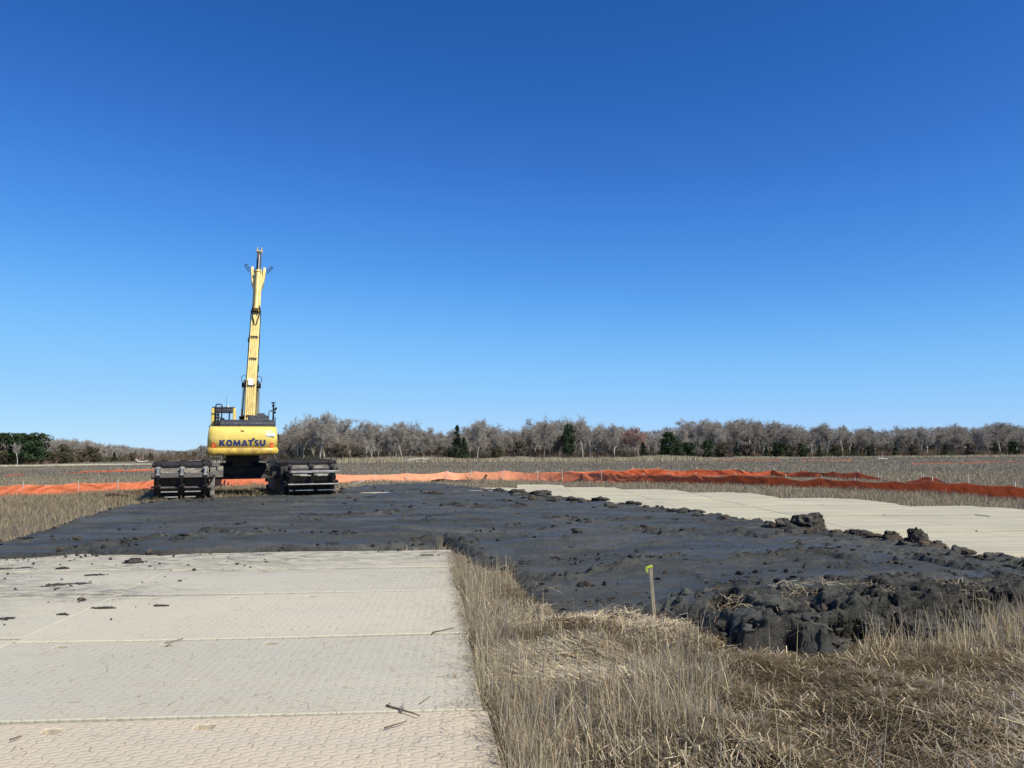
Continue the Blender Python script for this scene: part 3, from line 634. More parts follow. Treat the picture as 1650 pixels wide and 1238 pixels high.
for i, (px, py, z, sx, sy, sz, lab) in enumerate([
 (718, 778, 0, .7, .4, .16, 'broken heap of reddish brown peat behind the mud, longer one'),
 (745, 779, 0, .7, .4, .14, 'lower reddish peat heap joined to the long one'),
 (782, 776, 0, .32, .3, .26, 'small upright cone of reddish brown peat before the fence'),
 (935, 779, 0, .25, .2, .18, 'little peat lump in the grass above the pale pad'),
 (190, 802, 0, .45, .3, .12, 'brown peat heap in the grass left of the tracked machine'),
 (215, 797, 0, .45, .3, .13, 'second brown peat heap nearer the left track'),
 (235, 793, 0, .35, .3, .14, 'third brown peat heap beside the left track')]):
    clod(px, py, z, sx, sy, sz, lab, 60 + i, 'peat', 'peat heaps in the grass', 'peat_heap', 'peat heap')

def build_crumbs():
    n = 120000; y = 6.5 * (44 / 6.5) ** RNG.uniform(0, 1, n); x = RNG.uniform(-.75, .75, n) * y; sd = poly_sd(x, y, MUDP)
    cl = fbm(x * .55, y * 1.5, 4, 44); k = (sd > .02) & (RNG.uniform(0, 1, n) < np.clip(.002 + sstep(.10, .3, cl) * sstep(.12, .3, fbm(x * 3.2, y * 5.5, 3, 144)) * .42 + sstep(.26, .04, crack_d(x, y)) * .22 + sstep(.30, .05, sd) * .4 * sstep(-.1, .25, fbm(x * 3, y * 3, 3, 145)), 0, 1)); x, y, sd = x[k], y[k], sd[k]
    # spilled crumbs on the mats
    m = 7000; x2 = RNG.uniform(-10, -1.5, m); y2 = RNG.uniform(8.5, 15.2, m); s2 = poly_sd(x2, y2, MUDP); k2 = (s2 < .02) & (RNG.uniform(0, 1, m) < np.exp(s2 * 2.6) * sstep(-.15, .3, fbm(x2 * 1.2, y2 * 1.2, 3, 46)) * np.where(x2 < -3.5, 1, .35) + .03 * (x2 < -4)); x2, y2 = x2[k2], y2[k2]
    X = np.concatenate([x, x2]); Y = np.concatenate([y, y2]); Z = np.concatenate([mud_z(x, y, sd), near_top(x2, y2)]); n = len(X)
    s = (.007 + .034 * RNG.uniform(0, 1, n) ** 3.0) * np.concatenate([.6 + Y[:len(x)] / 26, np.full(len(x2), .6)])
    j = 1 + RNG.uniform(-.6, .5, (n, len(IV1), 1)); sc3 = s[:, None] * RNG.uniform(.6, 1.6, (n, 3)) * np.array([1.2, 1, .85])
    V = (IV1[None] * j) * sc3[:, None, :] + np.stack([X, Y, Z + .2 * s], -1)[:, None, :]
    Fc = IF1[None] + (np.arange(n) * len(IV1))[:, None, None]
    c = np.where((RNG.uniform(0, 1, n) < .3)[:, None], np.array([.050, .038, .028]), np.array([.030, .028, .025])) * RNG.uniform(.6, 1.7, (n, 1))
    o = np_mesh('mud_crumbs', V.reshape(-1, 3), [Fc.reshape(-1, 3)], m_tint('mud crumbs', .85, .25), col=np.repeat(c, len(IV1), 0)); tag(o, 'small crumbs of dark mud scattered over mud and mats', 'mud crumbs', None, 'stuff')
    # straw mixed in the bank and the mud edge
    n = 5200; px = RNG.uniform(1120, 1700, n); py = RNG.uniform(955, 1060, n); P = np.array([at(a, b, .2) for a, b in zip(px, py)]); x, y = P[:, 0], P[:, 1]; sd = poly_sd(x, y, MUDP); k = (sd > 0) & (fbm(x * 1.6, y * 1.6, 3, 48) > .02); x, y, sd = x[k], y[k], sd[k]; n = len(x)
    n = len(x); p1 = (strands(x, y, mud_z(x, y, sd) + .015, RNG.uniform(.03, .2, n), RNG.uniform(.003, .006, n), RNG.normal(0, .06, n), RNG.uniform(0, 6.3, n)), palette(n, [2, 3, 1, 4, 2, 2]))
    n = 5000; y = 7 * (44 / 7) ** RNG.uniform(0, 1, n); x = RNG.uniform(-.7, .75, n) * y; sd = poly_sd(x, y, MUDP); k = (sd > 0) & (sd < .6) & (RNG.uniform(0, 1, n) < np.exp(-sd * 6)); x, y, sd = x[k], y[k], sd[k]; n = len(x)
    p2 = (strands(x, y, mud_z(x, y, sd) + .02, RNG.uniform(.05, .2, n), RNG.uniform(.004, .008, n) * (.5 + y / 14), RNG.normal(0, .05, n), RNG.uniform(0, 6.3, n)), palette(n, [1.5, 3, 1, 4, 3, 2]))
    V, Q, C = join([p1, p2]); o = np_mesh('straw_in_mud', V, [Q], M['grass'], col=C); tag(o, 'torn straw and roots stuck in the edge of the mud', 'straw', None, 'stuff')
build_crumbs()
def broken_bank():
    r = np.random.default_rng(5); base, bf = ico(3); V = []; Q = []; o = 0; nb = 0
    while nb < 40:
        px = r.uniform(1085, 1720); py = r.uniform(968, 1062); x, y = at(px, py, .15 * (1060 - py) / 90); sd = float(poly_sd(np.array([x]), np.array([y]), MUDP)[0])
        if sd < -.05 or sd > 1.4: continue
        z = float(mud_z(np.array([x]), np.array([y]))[0]); s = r.uniform(.012, .035); v = lump(100 + nb, .95, base) * (s * r.uniform(.7, 1.3, 3)) + np.array([x, y, max(z, 0) + s * .15]); V.append(v); Q.append(bf + o); o += len(v); nb += 1
    c = np.repeat(np.where(r.uniform(0, 1, (nb, 1)) < .35, np.array([[.05, .036, .025]]), np.array([[.05, .047, .044]])) * r.uniform(.6, 1.6, (nb, 1)), len(base), 0)
    ob = np_mesh('broken_mud', np.concatenate(V), [np.concatenate(Q)], m_tint('broken mud', .8, .25), smooth=True, col=c); tag(ob, 'crumbled lumps of mud and peat on the broken near bank', 'broken mud', None, 'stuff')
broken_bank()
def rim_lumps():
    r = np.random.default_rng(8); base, bf = ico(3); V = []; Q = []; o = 0; nb = 0; RIM = [(830, 791), (880, 796), (940, 802), (1010, 811), (1060, 817), (1130, 824), (1180, 831), (1255, 845), (1320, 852), (1390, 863), (1430, 868), (1500, 882), (1650, 906)]
    while nb < 75:
        px = r.uniform(830, 1650) if nb % 2 else r.choice([855, 905, 1100, 1255, 1290, 1340, 1430, 1470, 1515]) + r.normal(0, 14); py = float(np.interp(px, [a for a, _ in RIM], [b for _, b in RIM])) + r.uniform(0, 9); x, y = at(px, py, .24); sd = float(poly_sd(np.array([x]), np.array([y]), MUDP)[0])
        if sd < .03: continue
        z = float(mud_z(np.array([x]), np.array([y]))[0]); s = r.uniform(.03, .10) * (.55 + y / 60); v = lump(500 + nb, .8, base) * (s * r.uniform(.7, 1.5, 3) * np.array([1.3, 1, .75])) + np.array([x, y, z + s * .1]); V.append(v); Q.append(bf + o); o += len(v); nb += 1
    c = np.repeat(np.where(r.uniform(0, 1, (nb, 1)) < .4, np.array([[.07, .05, .034]]), np.array([[.055, .051, .045]])) * r.uniform(.6, 1.5, (nb, 1)), len(base), 0)
    ob = np_mesh('mud_rubble', np.concatenate(V), [np.concatenate(Q)], m_tint('mud rubble', .85, .2), smooth=True, col=c); tag(ob, 'crumbling lumps along the far rim of the mud', 'broken mud', None, 'stuff')
rim_lumps()

def smear(px, py, L, W, ang, label, seed):
    X, Y = at(px, py, .12); n = 40; r = np.random.default_rng(seed); u, v = np.meshgrid(np.linspace(-1.2, 1.2, 60), np.linspace(-1.2, 1.2, 36)); sh = .55 - np.hypot(u, v) + 1.9 * fbm(u * 1.9 + seed * 3.7, v * 2.6, 5, seed, .6)
    c, s_ = math.cos(ang), math.sin(ang); x = u * L * c - v * W * s_; y = u * L * s_ + v * W * c; z = -.03 + .034 * sstep(-.02, .10, sh) + .012 * np.clip(fbm(u * 6, v * 6, 3, seed), 0, 1) * (sh > .1) + near_top(x + X, y + Y) - near_top(X, Y)
    i = np.arange(u.size).reshape(u.shape); q = np.stack([i[:-1, :-1], i[:-1, 1:], i[1:, 1:], i[1:, :-1]], -1).reshape(-1, 4); q = q[(sh.ravel()[q] > -.05).any(1)]
    o = np_mesh('mud_smear', np.stack([x, y, z], -1).reshape(-1, 3), [q], M['mud'], smooth=True, col=np.full((u.size, 3), .5)); o.location = (X, Y, float(near_top(X, Y))); tag(o, label, 'mud smear', 'mud smears on the mats')
for i, a in enumerate([(18, 915, .40, .16, .1, 'dark smear of mud at the left picture edge, just off the mud sheet'), (107, 942, .26, .15, .5, 'largest dark smear of mud on the left mats, left of the long seam'), (152, 926, .16, .07, .3, 'narrow smear of mud beyond the largest one on the left mats'),
        (168, 978, .13, .05, .1, 'thin smear of mud across the long seam'), (258, 974, .12, .045, 0, 'small smear of mud right of the long seam'), (12, 996, .12, .07, 0, 'small brown smear of mud low on the left mats'), (102, 989, .07, .05, 0, 'tiny smear of mud beside the long seam'),
        (690, 894, .17, .05, 0, 'brown smear of mud near the far corner of the mats')]): smear(*a, seed=20 + i)
# sticks on the mats and elsewhere
def stick(pts, r, label, mat='twig', name='stick', cat='stick', group='sticks lying on the mats', side=None):
    P = [Vector((*at(px, py, z), z)) for px, py, z in pts]; P = [Vector((p.x, p.y, float(near_top(p.x, p.y)) + (r if p.z < .14 else p.z - .12))) for p in P] if group == 'sticks lying on the mats' else P; c = P[0].copy(); m = MB(); P2 = [p - c for p in P]
    Q = []
    for a, b in zip(P2[:-1], P2[1:]):
        for t in (0, .33, .66): Q.append(a.lerp(b, t) + Vector((random.uniform(-1, 1), random.uniform(-1, 1), 0)) * r * .6)
    Q.append(P2[-1]); m.tube(Q, r, 6, r * .5)
    if side: m.tube([P2[side[0]], P2[side[0]] + Vector(side[1])], r * .6, 5, r * .3)
    o = m.build(name, M[mat], None, smooth=True); o.location = c; tag(o, label, cat, group); return o
stick([(624, 1133, .135), (650, 1142, .13), (676, 1151, .13)], .008, 'longest dark stick lying across the seam of the near mats', side=(1, (-.02, .11, .01)))
stick([(620, 1170, .13), (655, 1159, .13)], .006, 'straight dark stick on the pinkish mat below the longest one')
stick([(676, 1131, .13), (693, 1119, .13)], .004, 'thin pale stick right of the longest one')
stick([(267, 1033, .13), (295, 1025, .13)], .006, 'thin stick at the seam in the left half of the mats')
stick([(697, 1018, .125), (733, 1010, .125)], .007, 'dark stick near the grass edge just above the second seam')
stick([(15, 1188, .13), (35, 1182, .13)], .006, 'short dark stick at the lower left picture edge')
stick([(128, 968, .13), (134, 958, .19)], .008, 'short forked stick poking up from a clod on the left mats', side=(0, (.05, 0, .05)))
stick([(560, 784, .05), (575, 779, .12), (588, 774, .25)], .04, 'grey pole lying in the rough ground right of the machine', 'log', 'pole', 'pole', None)

# wooden survey stake with flagging tape
def survey_stake():
    X, Y = at(1056, 1017, 0); e = empty('survey_stake', (X, Y, 0), R(-14)); tag(e, 'wooden survey stake with yellow tape standing at the near mud edge', 'stake')
    e.rotation_euler = (R(1), R(-3), R(-14)); m = MB(); m.box((0, 0, .30), (.033, .018, .76)); m.build('post', M['stake'], e, .002)
    t = MB(); t.box((0, 0, .662), (.039, .025, .022)); t.build('tape', M['ribbon'], e, .002)
    k = MB()
    k.tube([(-.02, -.014, .665), (-.045, -.02, .66), (-.05, -.02, .63), (-.04, -.02, .61)], .0045, 5); k.tube([(-.02, -.014, .66), (-.034, -.022, .64), (-.03, -.02, .615), (-.032, -.02, .60)], .005, 5)
    k.build('knot', M['ribbon'], e)
survey_stake()
# ------------------------------------------------------------------ barrier fences
def fence(pts, h, label, top_noise=.02, stakes=2.3, seed=0, fabric=True, stake_h=.12, lean=((0, 0), (1, 0)), lit_fade=((0, 0), (1, 0)), wrk=.045, up=None, sl=None):
    """pts: (photo x, distance). fabric strip hung on lath stakes"""
    P = [Vector(((px - 825) / F * D, D, 0)) for px, D in pts]
    L = [0]
    for a, b in zip(P[:-1], P[1:]): L.append(L[-1] + (b - a).length)
    def pos(s):
        for i in range(len(P) - 1):
            if s <= L[i + 1] or i == len(P) - 2:
                t = (s - L[i]) / (L[i + 1] - L[i]); return P[i].lerp(P[i + 1], t), (P[i + 1] - P[i]).normalized()
    e = empty('barrier_fence', P[0]); tag(e, label, 'barrier fence', 'orange barrier fences across the marsh')
    rnd = random.Random(seed); ss = []; s = .2
    while s < L[-1]: ss.append(s); s += stakes * rnd.uniform(.7, 1.3)
    ss.append(L[-1]); sa = np.array(ss); hs = np.array([h * (1 + rnd.uniform(-.16, .1)) for _ in ss])
    n = max(40, int(L[-1] / .10)); n = min(n, 1400); S = np.linspace(0, L[-1], n); m = 11
    C = np.array([list(pos(v)[0]) for v in S]); T = np.array([list(pos(v)[1]) for v in S]); N = np.stack([T[:, 1], -T[:, 0]], -1)
    j = np.clip(np.searchsorted(sa, S) - 1, 0, len(sa) - 2); t = np.clip((S - sa[j]) / (sa[j + 1] - sa[j]), 0, 1)
    sagk = _h(j.astype(float), j * 0.0, seed + 5); hh = hs[j] * (1 - t) + hs[j + 1] * t - (.04 + .13 * sagk) * h / .62 * 4 * t * (1 - t) + top_noise * fbm(S * .5, S * 0, 3, seed)
    if up is not None: hh = hh * np.interp(S / L[-1], [u for u, _ in up], [v for _, v in up])
    LN = np.interp(S / L[-1], [a for a, _ in lean], [b for _, b in lean]); FD = np.interp(S / L[-1], [a for a, _ in lit_fade], [b for _, b in lit_fade])  # FD pales the fabric: bleaching plus sunlight put into the colour
    V = []
    for k in range(m):
        f = k / (m - 1)
        diag = S * 2.1 + (f * 2.2) * np.sign(np.sin(j * 2.1 + .4)) * (1 - 2 * (t > .5))
        off = wrk * (1 - .3 * f) * fbm(diag, np.full(n, f * 1.3 + seed), 3, seed + 2) * 2.2 + .10 * np.sin(math.pi * t) * math.sin(math.pi * min(f, .9)) * (sagk - .3) - LN * f
        x = C[:, 0] + N[:, 0] * off; y = C[:, 1] + N[:, 1] * off; V.append(np.stack([x, y, -.03 + (hh + .03) * f], -1))
    V = np.stack(V, 1).reshape(-1, 3) - np.array(P[0][:]); i = np.arange(n * m).reshape(n, m)
    q = np.stack([i[:-1, :-1], i[1:, :-1], i[1:, 1:], i[:-1, 1:]], -1).reshape(-1, 4)
    if fabric:
        if sl is not None: q = q[(np.interp(S / L[-1], [u for u, _ in sl], [v for _, v in sl])[:-1][:, None].repeat(m - 1, 1).ravel() > .5)]
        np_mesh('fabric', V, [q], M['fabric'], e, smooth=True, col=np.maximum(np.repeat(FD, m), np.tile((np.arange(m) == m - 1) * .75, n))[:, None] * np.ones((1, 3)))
    cnt = 0
    for s_, hk in zip(ss, hs):
        p, tt = pos(s_); u = 1 if up is None else float(np.interp(s_ / L[-1], [a for a, _ in up], [b for _, b in up]))
        if cnt >= 100: break
        cnt += 1; b = MB(); b.box((0, 0, (hk * u + stake_h) / 2 - .05), (.034, .025, hk * u + stake_h + .1), Matrix.Rotation(rnd.uniform(-.09, .09), 3, 'Y') @ Matrix.Rotation(rnd.uniform(-.5, .5), 3, 'Z'))
        o = b.build('stake', M['whitewood'], e); q_ = p - P[0]; o.location = (q_.x + tt.y * -.05, q_.y + tt.x * .05, 0)
    return e
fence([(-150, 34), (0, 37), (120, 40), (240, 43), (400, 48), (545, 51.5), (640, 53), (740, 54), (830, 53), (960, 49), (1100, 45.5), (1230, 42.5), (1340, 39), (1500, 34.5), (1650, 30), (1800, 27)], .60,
      'long nearest orange fabric fence crossing the whole picture behind the machine and mats', seed=1, up=[(0, 1), (.35, 1.0), (.42, 1.12), (.58, 1.12), (.7, .95), (1, 1)], lean=[(0, .05), (.28, .1), (.36, .5), (.52, .5), (.60, .1), (.72, -.1), (1, -.14)], lit_fade=[(0, .25), (.28, .3), (.36, .85), (.44, 1), (.5, .8), (.58, .3), (.72, .0), (1, 0)])
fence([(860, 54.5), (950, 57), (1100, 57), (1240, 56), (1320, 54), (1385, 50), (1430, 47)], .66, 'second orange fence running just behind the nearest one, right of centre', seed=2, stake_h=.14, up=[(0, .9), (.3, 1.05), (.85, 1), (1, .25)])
fence([(1455, 44), (1490, 42), (1525, 40)], .56, 'short peaked piece of orange fabric showing above the nearest fence at right', seed=4, stake_h=.14, up=[(0, .35), (.5, 1.25), (1, .3)], stakes=1.6)
fence([(1405, 50), (1470, 49), (1560, 47), (1650, 45), (1720, 44)], .36, 'row of bare white-tipped stakes in the marsh grass behind the right end of the fence', seed=5, fabric=False, stakes=2.2, stake_h=.16)
fence([(110, 86), (150, 90), (200, 94), (250, 97)], .30, 'thin distant orange fence left of the tracked machine', seed=6, stake_h=.12, up=[(0, .6), (.3, .9), (.7, 1), (1, 1.1)])
fence([(12, 76), (26, 77), (42, 79)], .33, 'tiny distant scrap of orange fence at the far left', seed=7, stake_h=.05, up=[(0, .4), (.5, 1), (1, .5)])
fence([(1465, 108), (1520, 112), (1600, 118), (1700, 122)], .20, 'distant dark orange fence line at the far right', seed=8, stake_h=.1, stakes=4)
fence([(1290, 150), (1330, 150), (1370, 152)], .24, 'short faint orange fence far out below the right-hand woods', seed=9, stake_h=.1, stakes=4)
fence([(1150, 165), (1200, 165), (1255, 166)], .22, 'faint reddish fence far out at the end of the pale reeds', seed=10, stake_h=.1, stakes=5)

# distant road of pale mats at the far left
def far_road():
    V = []; n = 60
    for i in range(n + 1):
        px = -260 + (262 + 260) * i / n; D = 150 + .10 * max(0, px) * .6; x = (px - 825) / F * D; z = .22 + .12 * math.sin(px * .02) * .5
        V += [(x, D, z), (x, D + 16, z + .02), (x, D, -.1)]
    q = [(3 * i, 3 * i + 3, 3 * i + 4, 3 * i + 1) for i in range(n)] + [(3 * i + 2, 3 * i + 5, 3 * i + 3, 3 * i) for i in range(n)]
    o = np_mesh('mat_road', V, [q], M['mat_far'], col=np.zeros((len(V), 3))); tag(o, 'distant pale road of mats in front of the left-hand woods', None, None, 'structure')
far_road()

# ------------------------------------------------------------------ the amphibious excavator
def letters():
    """heavy sans capitals as thin raised plates: outline polygons in a 1-unit-high box -> list of (polygons, advance)"""
    G = {}
    w = .36
    G['K'] = ([[(0, 0), (w, 0), (w, 1), (0, 1)], [(w * .9, .42), (w * .9, .62), (.62, 1), (1.06, 1), (.68, .56), (1.1, 0), (.66, 0)]], 1.12)
    G['M'] = ([[(0, 0), (.30, 0), (.38, 1), (.12, 1)], [(1.38, 0), (1.08, 0), (1.0, 1), (1.26, 1)], [(.38, 1), (.30, .55), (.56, 0), (.69, 0), (.69, .46)], [(1.0, 1), (1.08, .55), (.82, 0), (.69, 0), (.69, .46)]], 1.40)
    G['A'] = ([[(0, 0), (.36, 0), (.74, 1), (.44, 1)], [(1.2, 0), (.84, 0), (.48, 1), (.76, 1)], [(.42, .12), (.42, .33), (.80, .33), (.80, .12)]], 1.14)
    G['T'] = ([[(0, .76), (1.0, .76), (1.0, 1), (0, 1)], [(.32, 0), (.68, 0), (.68, .77), (.32, .77)]], 1.0)
    def ring(cx, cy, rx, ry, t, a0, a1, n=24):
        out = []
        for i in range(n):
            b0 = a0 + (a1 - a0) * i / n; b1 = a0 + (a1 - a0) * (i + 1) / n
            out.append([(cx + rx * math.cos(b0), cy + ry * math.sin(b0)), (cx + rx * math.cos(b1), cy + ry * math.sin(b1)), (cx + (rx - t) * math.cos(b1), cy + (ry - t) * math.sin(b1)), (cx + (rx - t) * math.cos(b0), cy + (ry - t) * math.sin(b0))])
        return out
    G['O'] = (ring(.58, .5, .58, .55, .31, 0, 2 * math.pi), 1.20)
    G['U'] = ([[(0, .42), (.36, .42), (.36, 1), (0, 1)], [(.74, .42), (1.1, .42), (1.1, 1), (.74, 1)]] + ring(.55, .44, .55, .48, .32, math.pi, 2 * math.pi), 1.12)
    G['S'] = (ring(.50, .71, .42, .31, .25, R(25), R(270), 16) + ring(.50, .27, .44, .31, .25, R(-155), R(90), 16), .98)
    return G
def text_plate(word, x0, x1, z0, h, yfn, extra=None):
    G = letters(); gap = .10; W = sum(G[c][1] for c in word) + gap * (len(word) - 1); k = (x1 - x0) / W; m = MB(); x = 0; pos = []
    for c in word:
        pos.append(x)
        for pi, pg in enumerate(G[c][0]):
            n = len(pg); d = .0004 * pi; vs = [(x0 + (x + a) * k, yfn(x0 + (x + a) * k) - .012 - d, z0 + b * h) for a, b in pg] + [(x0 + (x + a) * k, yfn(x0 + (x + a) * k) + .02, z0 + b * h) for a, b in pg]
            m.add(vs, [tuple(range(n)), tuple(range(n, 2 * n))] + [(i, (i + 1) % n, n + (i + 1) % n, n + i) for i in range(n)])
        x += G[c][1] + gap
    ti = word.index('T'); xa = x0 + (pos[ti] + .80) * k; m.box((xa + .05, yfn(xa) - .002, z0 + h * 1.16), (.12, .022, h * .24))
    return m

def excavator():
    ang = R(18.5); rc = 40.0; base = (-math.sin(ang) * rc, math.cos(ang) * rc, 0.0)
    e = empty('amphibious_excavator', base, ang)
    tag(e, 'yellow long-boom excavator on two wide floating tracks, seen from behind at the mud edge', 'excavator')
    # --- pontoons with tracks
    hull = [(-3.95, .14), (-4.68, .66), (-4.88, 1.00), (-4.80, 1.16), (-4.42, 1.38), (-4.15, 1.46), (4.15, 1.46), (4.42, 1.38), (4.80, 1.05), (4.86, .86), (4.72, .62), (3.95, .14)]
    path = [(-3.9, -.01), (-4.76, .54), (-5.03, 1.0), (-4.93, 1.20), (-4.52, 1.49), (-4.2, 1.60), (4.2, 1.60), (4.52, 1.49), (4.94, 1.13), (5.02, .84), (4.80, .50), (3.9, -.01)]
    cum = [0]; PP = path + [path[0]]
    for a, b in zip(PP[:-1], PP[1:]): cum.append(cum[-1] + math.hypot(b[0] - a[0], b[1] - a[1]))
    def pp(s):
        s %= cum[-1]
        for i in range(len(path)):
            if s <= cum[i + 1]:
                t = (s - cum[i]) / (cum[i + 1] - cum[i]); a, b = PP[i], PP[i + 1]; return a[0] + (b[0] - a[0]) * t, a[1] + (b[1] - a[1]) * t, math.atan2(b[1] - a[1], b[0] - a[0])
    smb = None; UY = R(3.0)
    for side in (-1, 1):
        cx = side * 2.55
        pt = MB(); pt.prism(hull, -1.02, 1.02)
        for k in range(-4, 5): pt.box((0, k * .95, 1.475), (2.0, .10, .035))
        po = pt.build('pontoon', M['hull'], e, .03); po.location = (cx * math.cos(UY), cx * math.sin(UY), 0); po.rotation_euler = (0, 0, UY)
        ub = MB(); ub.prism([(-3.93, .13), (-4.69, .64), (-4.885, .975), (-4.6, .98), (4.6, .98), (4.885, .975), (4.69, .64), (3.93, .13)], -1.03, 1.03); ub.build('pontoon_underside_shade', M['chassis'], po, .01)  # dark panel added over the lower hull, standing in for underside shade
        # chains
        for x in (-.88, 0, .88):
            c = MB(); n = int(cum[-1] / .19)
            for i in range(n):
                y, z, a = pp(i * cum[-1] / n); rot = Matrix.Rotation(a, 3, 'X')
                c.box((x, y, z), (.10 if i % 2 else .14, .15, .075), rot)
                if i % 3 == 0: c.box((x, y, z - 0), (.22, .05, .11), rot)
            c.build('track_chain', M['chassis'], po)
        # shoes: wide channel bars
        n = 30; offs = .22 if side < 0 else .42
        for i in range(n):
            y, z, a = pp(offs + i * cum[-1] / n)
            if smb is None:
                b = MB(); b.box((0, 0, -.03), (2.26, .20, .03)); b.box((0, -.09, -.075), (2.26, .02, .075)); b.box((0, .09, -.075), (2.26, .02, .075))
                for x in (-1.08, 1.08): b.box((x, 0, -.0), (.05, .18, .05))
                smb = b.build('track_shoe', M['shoe'], po, .006); so = smb
            else: so = bpy.data.objects.new('track_shoe', smb.data); COL.objects.link(so); so.parent = po
            so.location = (0, y, z); so.rotation_euler = (a, 0, random.uniform(-.012, .012))
        # scraped wear bars and idler bracket at the rear end
        wb = MB()
        if side > 0:
            wb.box((.10, -5.13, 1.14), (1.98, .05, .085)); 
        for zz, yy, ws in ([(.42, -4.99, ((-.45, .62), (.42, .6))), (.20, -4.72, ((-.38, .5), (.33, .42)))] if side < 0 else [(.62, -5.15, ((.05, 2.1),)), (.37, -4.96, ((-.3, .75), (.55, .62), (-.85, .16), (.98, .2))), (.98, -5.06, ((-.28, .45), (.42, .42)))]):
            for xc, ww in ws: wb.box((xc, yy, zz), (ww, .04, .045))
        wbo = wb.build('wear_bar', M['bright'], po, .006)
        for x in (-.88, 0, .88):
            lg = MB(); lg.box((x, -4.97, 1.22), (.10, .16, .30)); lg.box((x, -5.03, 1.10), (.17, .10, .06)); lg.box((x, -4.80, 1.37), (.20, .16, .06)); lg.build('chain_lug', M['bright'] if side < 0 else M['chassis'], po, .01)
        # drive housing and step on the inner side
        d = MB(); xi = -side * 1.16
        d.box((xi, -4.55, 1.20), (.22, .5, .34)); d.box((xi, -4.2, .75), (.18, .7, 1.1)); d.box((xi - side * .12, -4.3, 1.58), (.34, .40, .12)); d.prism([(-4.2, .95), (-3.4, .95), (-3.4, 1.35), (-3.9, 1.42), (-4.2, 1.25)], xi - side * .06, xi - side * .42)
        d.build('drive_housing', M['hull'] if side < 0 else M['chassis'], po, .02)
        hr = MB(); hr.tube([(xi - side * .15, -4.5, 1.6), (xi - side * .15, -4.5, 1.92), (xi - side * .38, -4.5, 1.92), (xi - side * .38, -4.5, 1.6)], .02, 6)
        hr.build('step_rail', M['chassis'], po)
    # --- carbody
    c = MB()
    for y in (-1.55, 1.55): c.box((0, y, 1.07), (3.0, .62, .54))
    c.box((0, 0, 1.07), (1.7, 3.2, .5)); c.prism([(-2.0, .8), (2.0, .8), (1.6, 1.5), (-1.6, 1.5)], -.95, .95)
    c.build('chassis_frame', M['chassis'], e, .02).rotation_euler = (0, 0, UY)
    c = MB(); c.tube([(0, 0, 1.3), (0, 0, 1.62), (0, 0, 1.63), (0, 0, 1.9)], .74, 32); c.tube([(0, 0, 1.62), (0, 0, 1.70)], .86, 32)
    c.box((0, -1.4, 1.72), (1.35, 1.3, .32)); c.box((0, -1.7, 1.5), (.9, .6, .3))
    c.build('slewing_ring', M['chassis'], e, .01)
    for sgn in (-1, 1):
        t = MB(); t.tube([(sgn * .62, -1.9, 1.45), (sgn * .85, -2.0, 1.3), (sgn * 1.15, -2.0, 1.26), (sgn * 1.5, -2.1, 1.36)], .03, 6); t.tube([(sgn * .62, -1.85, 1.52), (sgn * .95, -1.95, 1.3), (sgn * 1.3, -1.95, 1.28)], .022, 6)
        t.build('hydraulic_hose', M['black'], e)
    # --- house
    up = MB(); up.box((0, -.3, 1.97), (2.7, 5.3, .16)); up.build('house_floor', M['chassis'], e, .01)
    def cy(x): return -3.32 + .22 * (abs(x) / 1.42) ** 12
    prof = [(.30, 1.90), (.02, 1.915), (-.035, 1.96), (-.05, 2.11), (.00, 2.135), (.02, 2.15), (.025, 2.60), (.04, 2.83), (.11, 2.97), (.26, 3.05), (.60, 3.07)]
    xs = [-1.43, -1.42, -1.40, -1.37, -1.32, -1.25, -1.1, -.7, -.35, 0, .35, .7, 1.1, 1.25, 1.32, 1.37, 1.40, 1.42, 1.43]
    V = []; nprof = len(prof)
    for x in xs:
        for k, (y, z) in enumerate(prof):
            inset = .03 if k > 4 else 0; xx = x * (1.43 - inset - max(0, (z - 2.6)) * .10) / 1.43
            V.append((xx, cy(min(abs(x), 1.43)) + y, z))
    ft = [(i * nprof + k, (i + 1) * nprof + k, (i + 1) * nprof + k + 1, i * nprof + k + 1) for i in range(len(xs) - 1) for k in range(nprof - 1)]
    def sheet(name, k0, k1, mat):
        fs = [f for f in ft if k0 <= f[0] % nprof < k1]; o = np_mesh(name, V, [np.array(fs)], mat, e, smooth=True); s = o.modifiers.new('solid', 'SOLIDIFY'); s.thickness = .05; s.offset = 1; return o
    cw = sheet('counterweight', 5, nprof - 1, M['yellow']); sheet('counterweight_skirt', 0, 5, M['shaded_yellow'])
    b = MB(); b.box((0, -1.6, 2.55), (2.76, 2.75, .96)); b.build('engine_housing', M['yellow'], e, .03)
    for sx in (-1, 1):
        o = MB(); o.tube([(sx * 1.40, -3.0, 2.05), (sx * 1.50, -3.0, 2.05)], .06, 10, .03); o.build('marker_knob', M['yellow'], e, label=None)
    yf = lambda x: cy(x) + .025 - .05
    tx = text_plate('KOMATSU', -.95, .94, 2.25, .265, yf); tx.build('lettering', M['blue'], cw)
    for sx in (-1, 1):
        m = MB(); pg = [(sx * 1.27, 2.17), (sx * 1.08, 2.17), (sx * 1.145, 2.39), (sx * 1.27, 2.39)]
        m.add([(x, yf(x) - .014, z) for x, z in pg] + [(x, yf(x) + .03, z) for x, z in pg], [(0, 1, 2, 3), (4, 5, 6, 7), (0, 1, 5, 4), (1, 2, 6, 5), (2, 3, 7, 6), (3, 0, 4, 7)]); rf = m.build('reflector', M['red'], cw, .004)
        m = MB(); pg = [(sx * 1.235, 2.195), (sx * 1.15, 2.195), (sx * 1.19, 2.34), (sx * 1.235, 2.34)]
